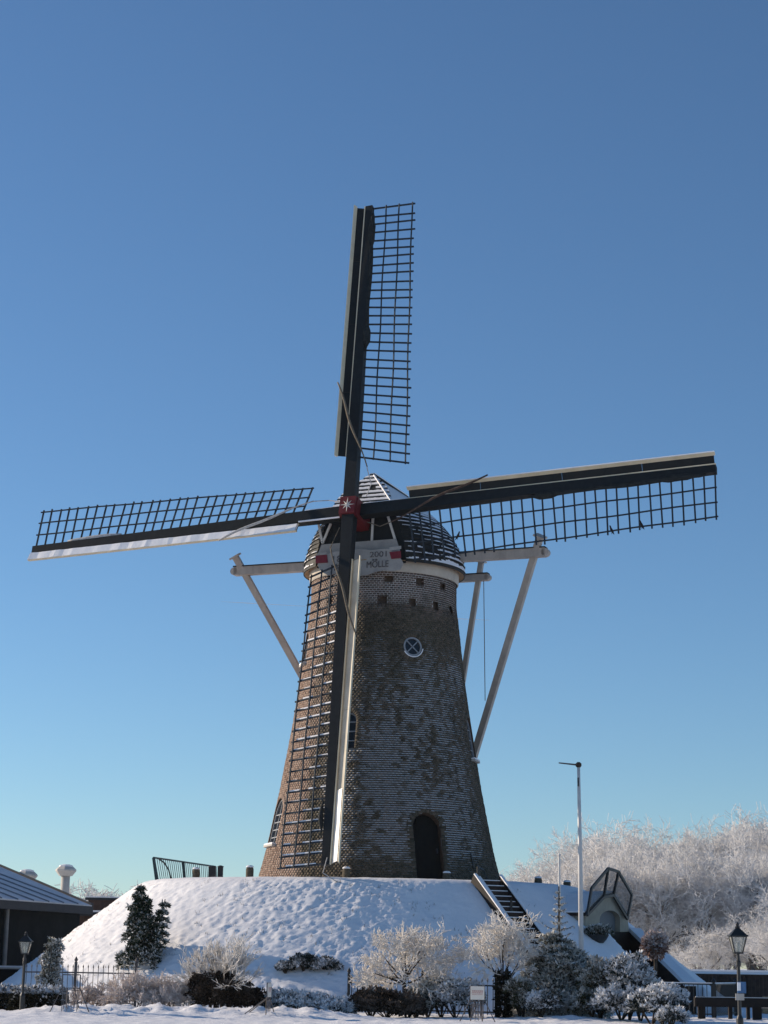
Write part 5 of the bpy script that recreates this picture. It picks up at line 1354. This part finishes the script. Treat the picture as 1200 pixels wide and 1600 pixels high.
# ventilator cowls
def cowl(px, py, Y, r, pipe_to=None, lab=None):
    p = at(px, py, Y); c = build('ventilator_cowl', MB().lathe((p.x, p.y, p.z), [(r * .62, -r * .52), (r, -r * .05), (r * .98, r * .08), (r * .70, r * .34), (r * .3, r * .36)], 8), 'concrete', bd); c['label'] = lab
    build('cowl_snow', MB().lathe((p.x, p.y, p.z + r * .345), [(r * .66, 0), (r * .64, .05), (r * .3, .09)], 8), 'snow', c)
    z0 = at(px, pipe_to, Y).z
    build('pipe', MB().lathe((p.x, p.y, z0 - .6), [(r * .42, 0), (r * .42, p.z - r * .5 - z0 + .6)], 14), 'concrete', c, smooth=True)
cowl(42, 1368, 75.5, .42, 1385, 'low pale cowl just above the roof edge')
cowl(103, 1360, 77.5, .42, 1405, 'pale cowl on a tall pipe')
# terrace wall with snow on top
Yq = 66.0; zq = at(30, 1512, Yq).z; e = thing('garden_wall', V((at(20, 1520, Yq).x, Yq, 0)), 'low dark garden wall with a snowy coping before the building', 'wall')
xa, xb = at(-60, 1520, Yq).x, at(72, 1520, Yq).x
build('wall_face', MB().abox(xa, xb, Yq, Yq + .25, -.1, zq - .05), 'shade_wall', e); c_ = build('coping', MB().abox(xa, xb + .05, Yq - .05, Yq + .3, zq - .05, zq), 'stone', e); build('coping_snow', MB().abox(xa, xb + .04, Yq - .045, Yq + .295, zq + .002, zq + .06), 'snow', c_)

# ------------------------------------------------------------------ birds on the right sail
an = PHI + math.pi / 2; o_ = RT * math.sin(an) + SU * math.cos(an); l_ = RT * math.cos(an) - SU * math.sin(an)
def bird(label, px, py, face):
    n_ = SN; d = ray(px, py); c0 = HUB + SN * (-.16 - .12)
    t = (c0 - CAM).dot(n_) / d.dot(n_); p = CAM + d * t
    x = V((face, 0, 0)); s = .46
    prof = [(-.26, .012, -.10), (-.19, .030, -.08), (-.10, .065, -.04), (0, .085, 0), (.08, .078, .05), (.13, .055, .10), (.165, .052, .145), (.20, .040, .165), (.225, .016, .165), (.262, .004, .155)]
    pts = [p + (x * a * .62 + UP * (b * 1.25 + a * .55)) * s for a, r, b in prof]
    mb = MB().tube(pts, [r * s for a, r, b in prof], 10)
    for k in (-1, 1): mb.tube([p + V((0, k * .02, -.03)), p + V((0, k * .02, -.10))], .007, 5)
    o = build('jackdaw', mb, 'bird', origin=p - UP * .16, smooth=True); tag(o, label, 'bird', 'dark birds perched on the right sail'); return o
bird('dark bird perched nearest the cap on the right sail', 715, 838, 1)
bird('left of the two birds on the right sail lattice end', 956, 829, -1)
bird('right of the two birds on the right sail lattice end', 1003, 821, -1)

# ------------------------------------------------------------------ winter haze: one closed box of air
hz = bpy.data.materials.new('haze_air'); hz.use_nodes = True; nt_ = hz.node_tree
nt_.nodes.remove(nt_.nodes['Principled BSDF']); pv = nt_.nodes.new('ShaderNodeVolumePrincipled')
pv.inputs['Color'].default_value = (.90, .92, .95, 1); pv.inputs['Density'].default_value = HAZE; pv.inputs['Anisotropy'].default_value = .2
nt_.links.new(pv.outputs['Volume'], nt_.nodes['Material Output'].inputs['Volume'])
M['haze'] = hz
tag(build('haze', MB().abox(-120, 120, -20, 260, -1.5, 34), 'haze'), kind='stuff')

# ------------------------------------------------------------------ vapour trails high up
m = mat('vapour', (.9, .9, .92), .9); N(m).b.inputs['Alpha'].default_value = .35; M['vapour'] = m
for nm, a, b in (('vapour_trail', (700, 966), (765, 969)), ('vapour_trail', (345, 940), (490, 948))):
    p, q = at(*a, 9000), at(*b, 9000); o = build(nm, MB().tube([p, p.lerp(q, .3), q], [.5, 2.2, .8], 8), 'vapour'); tag(o, kind='stuff')

for o in bpy.data.objects:
    if '_o' in o: del o['_o']
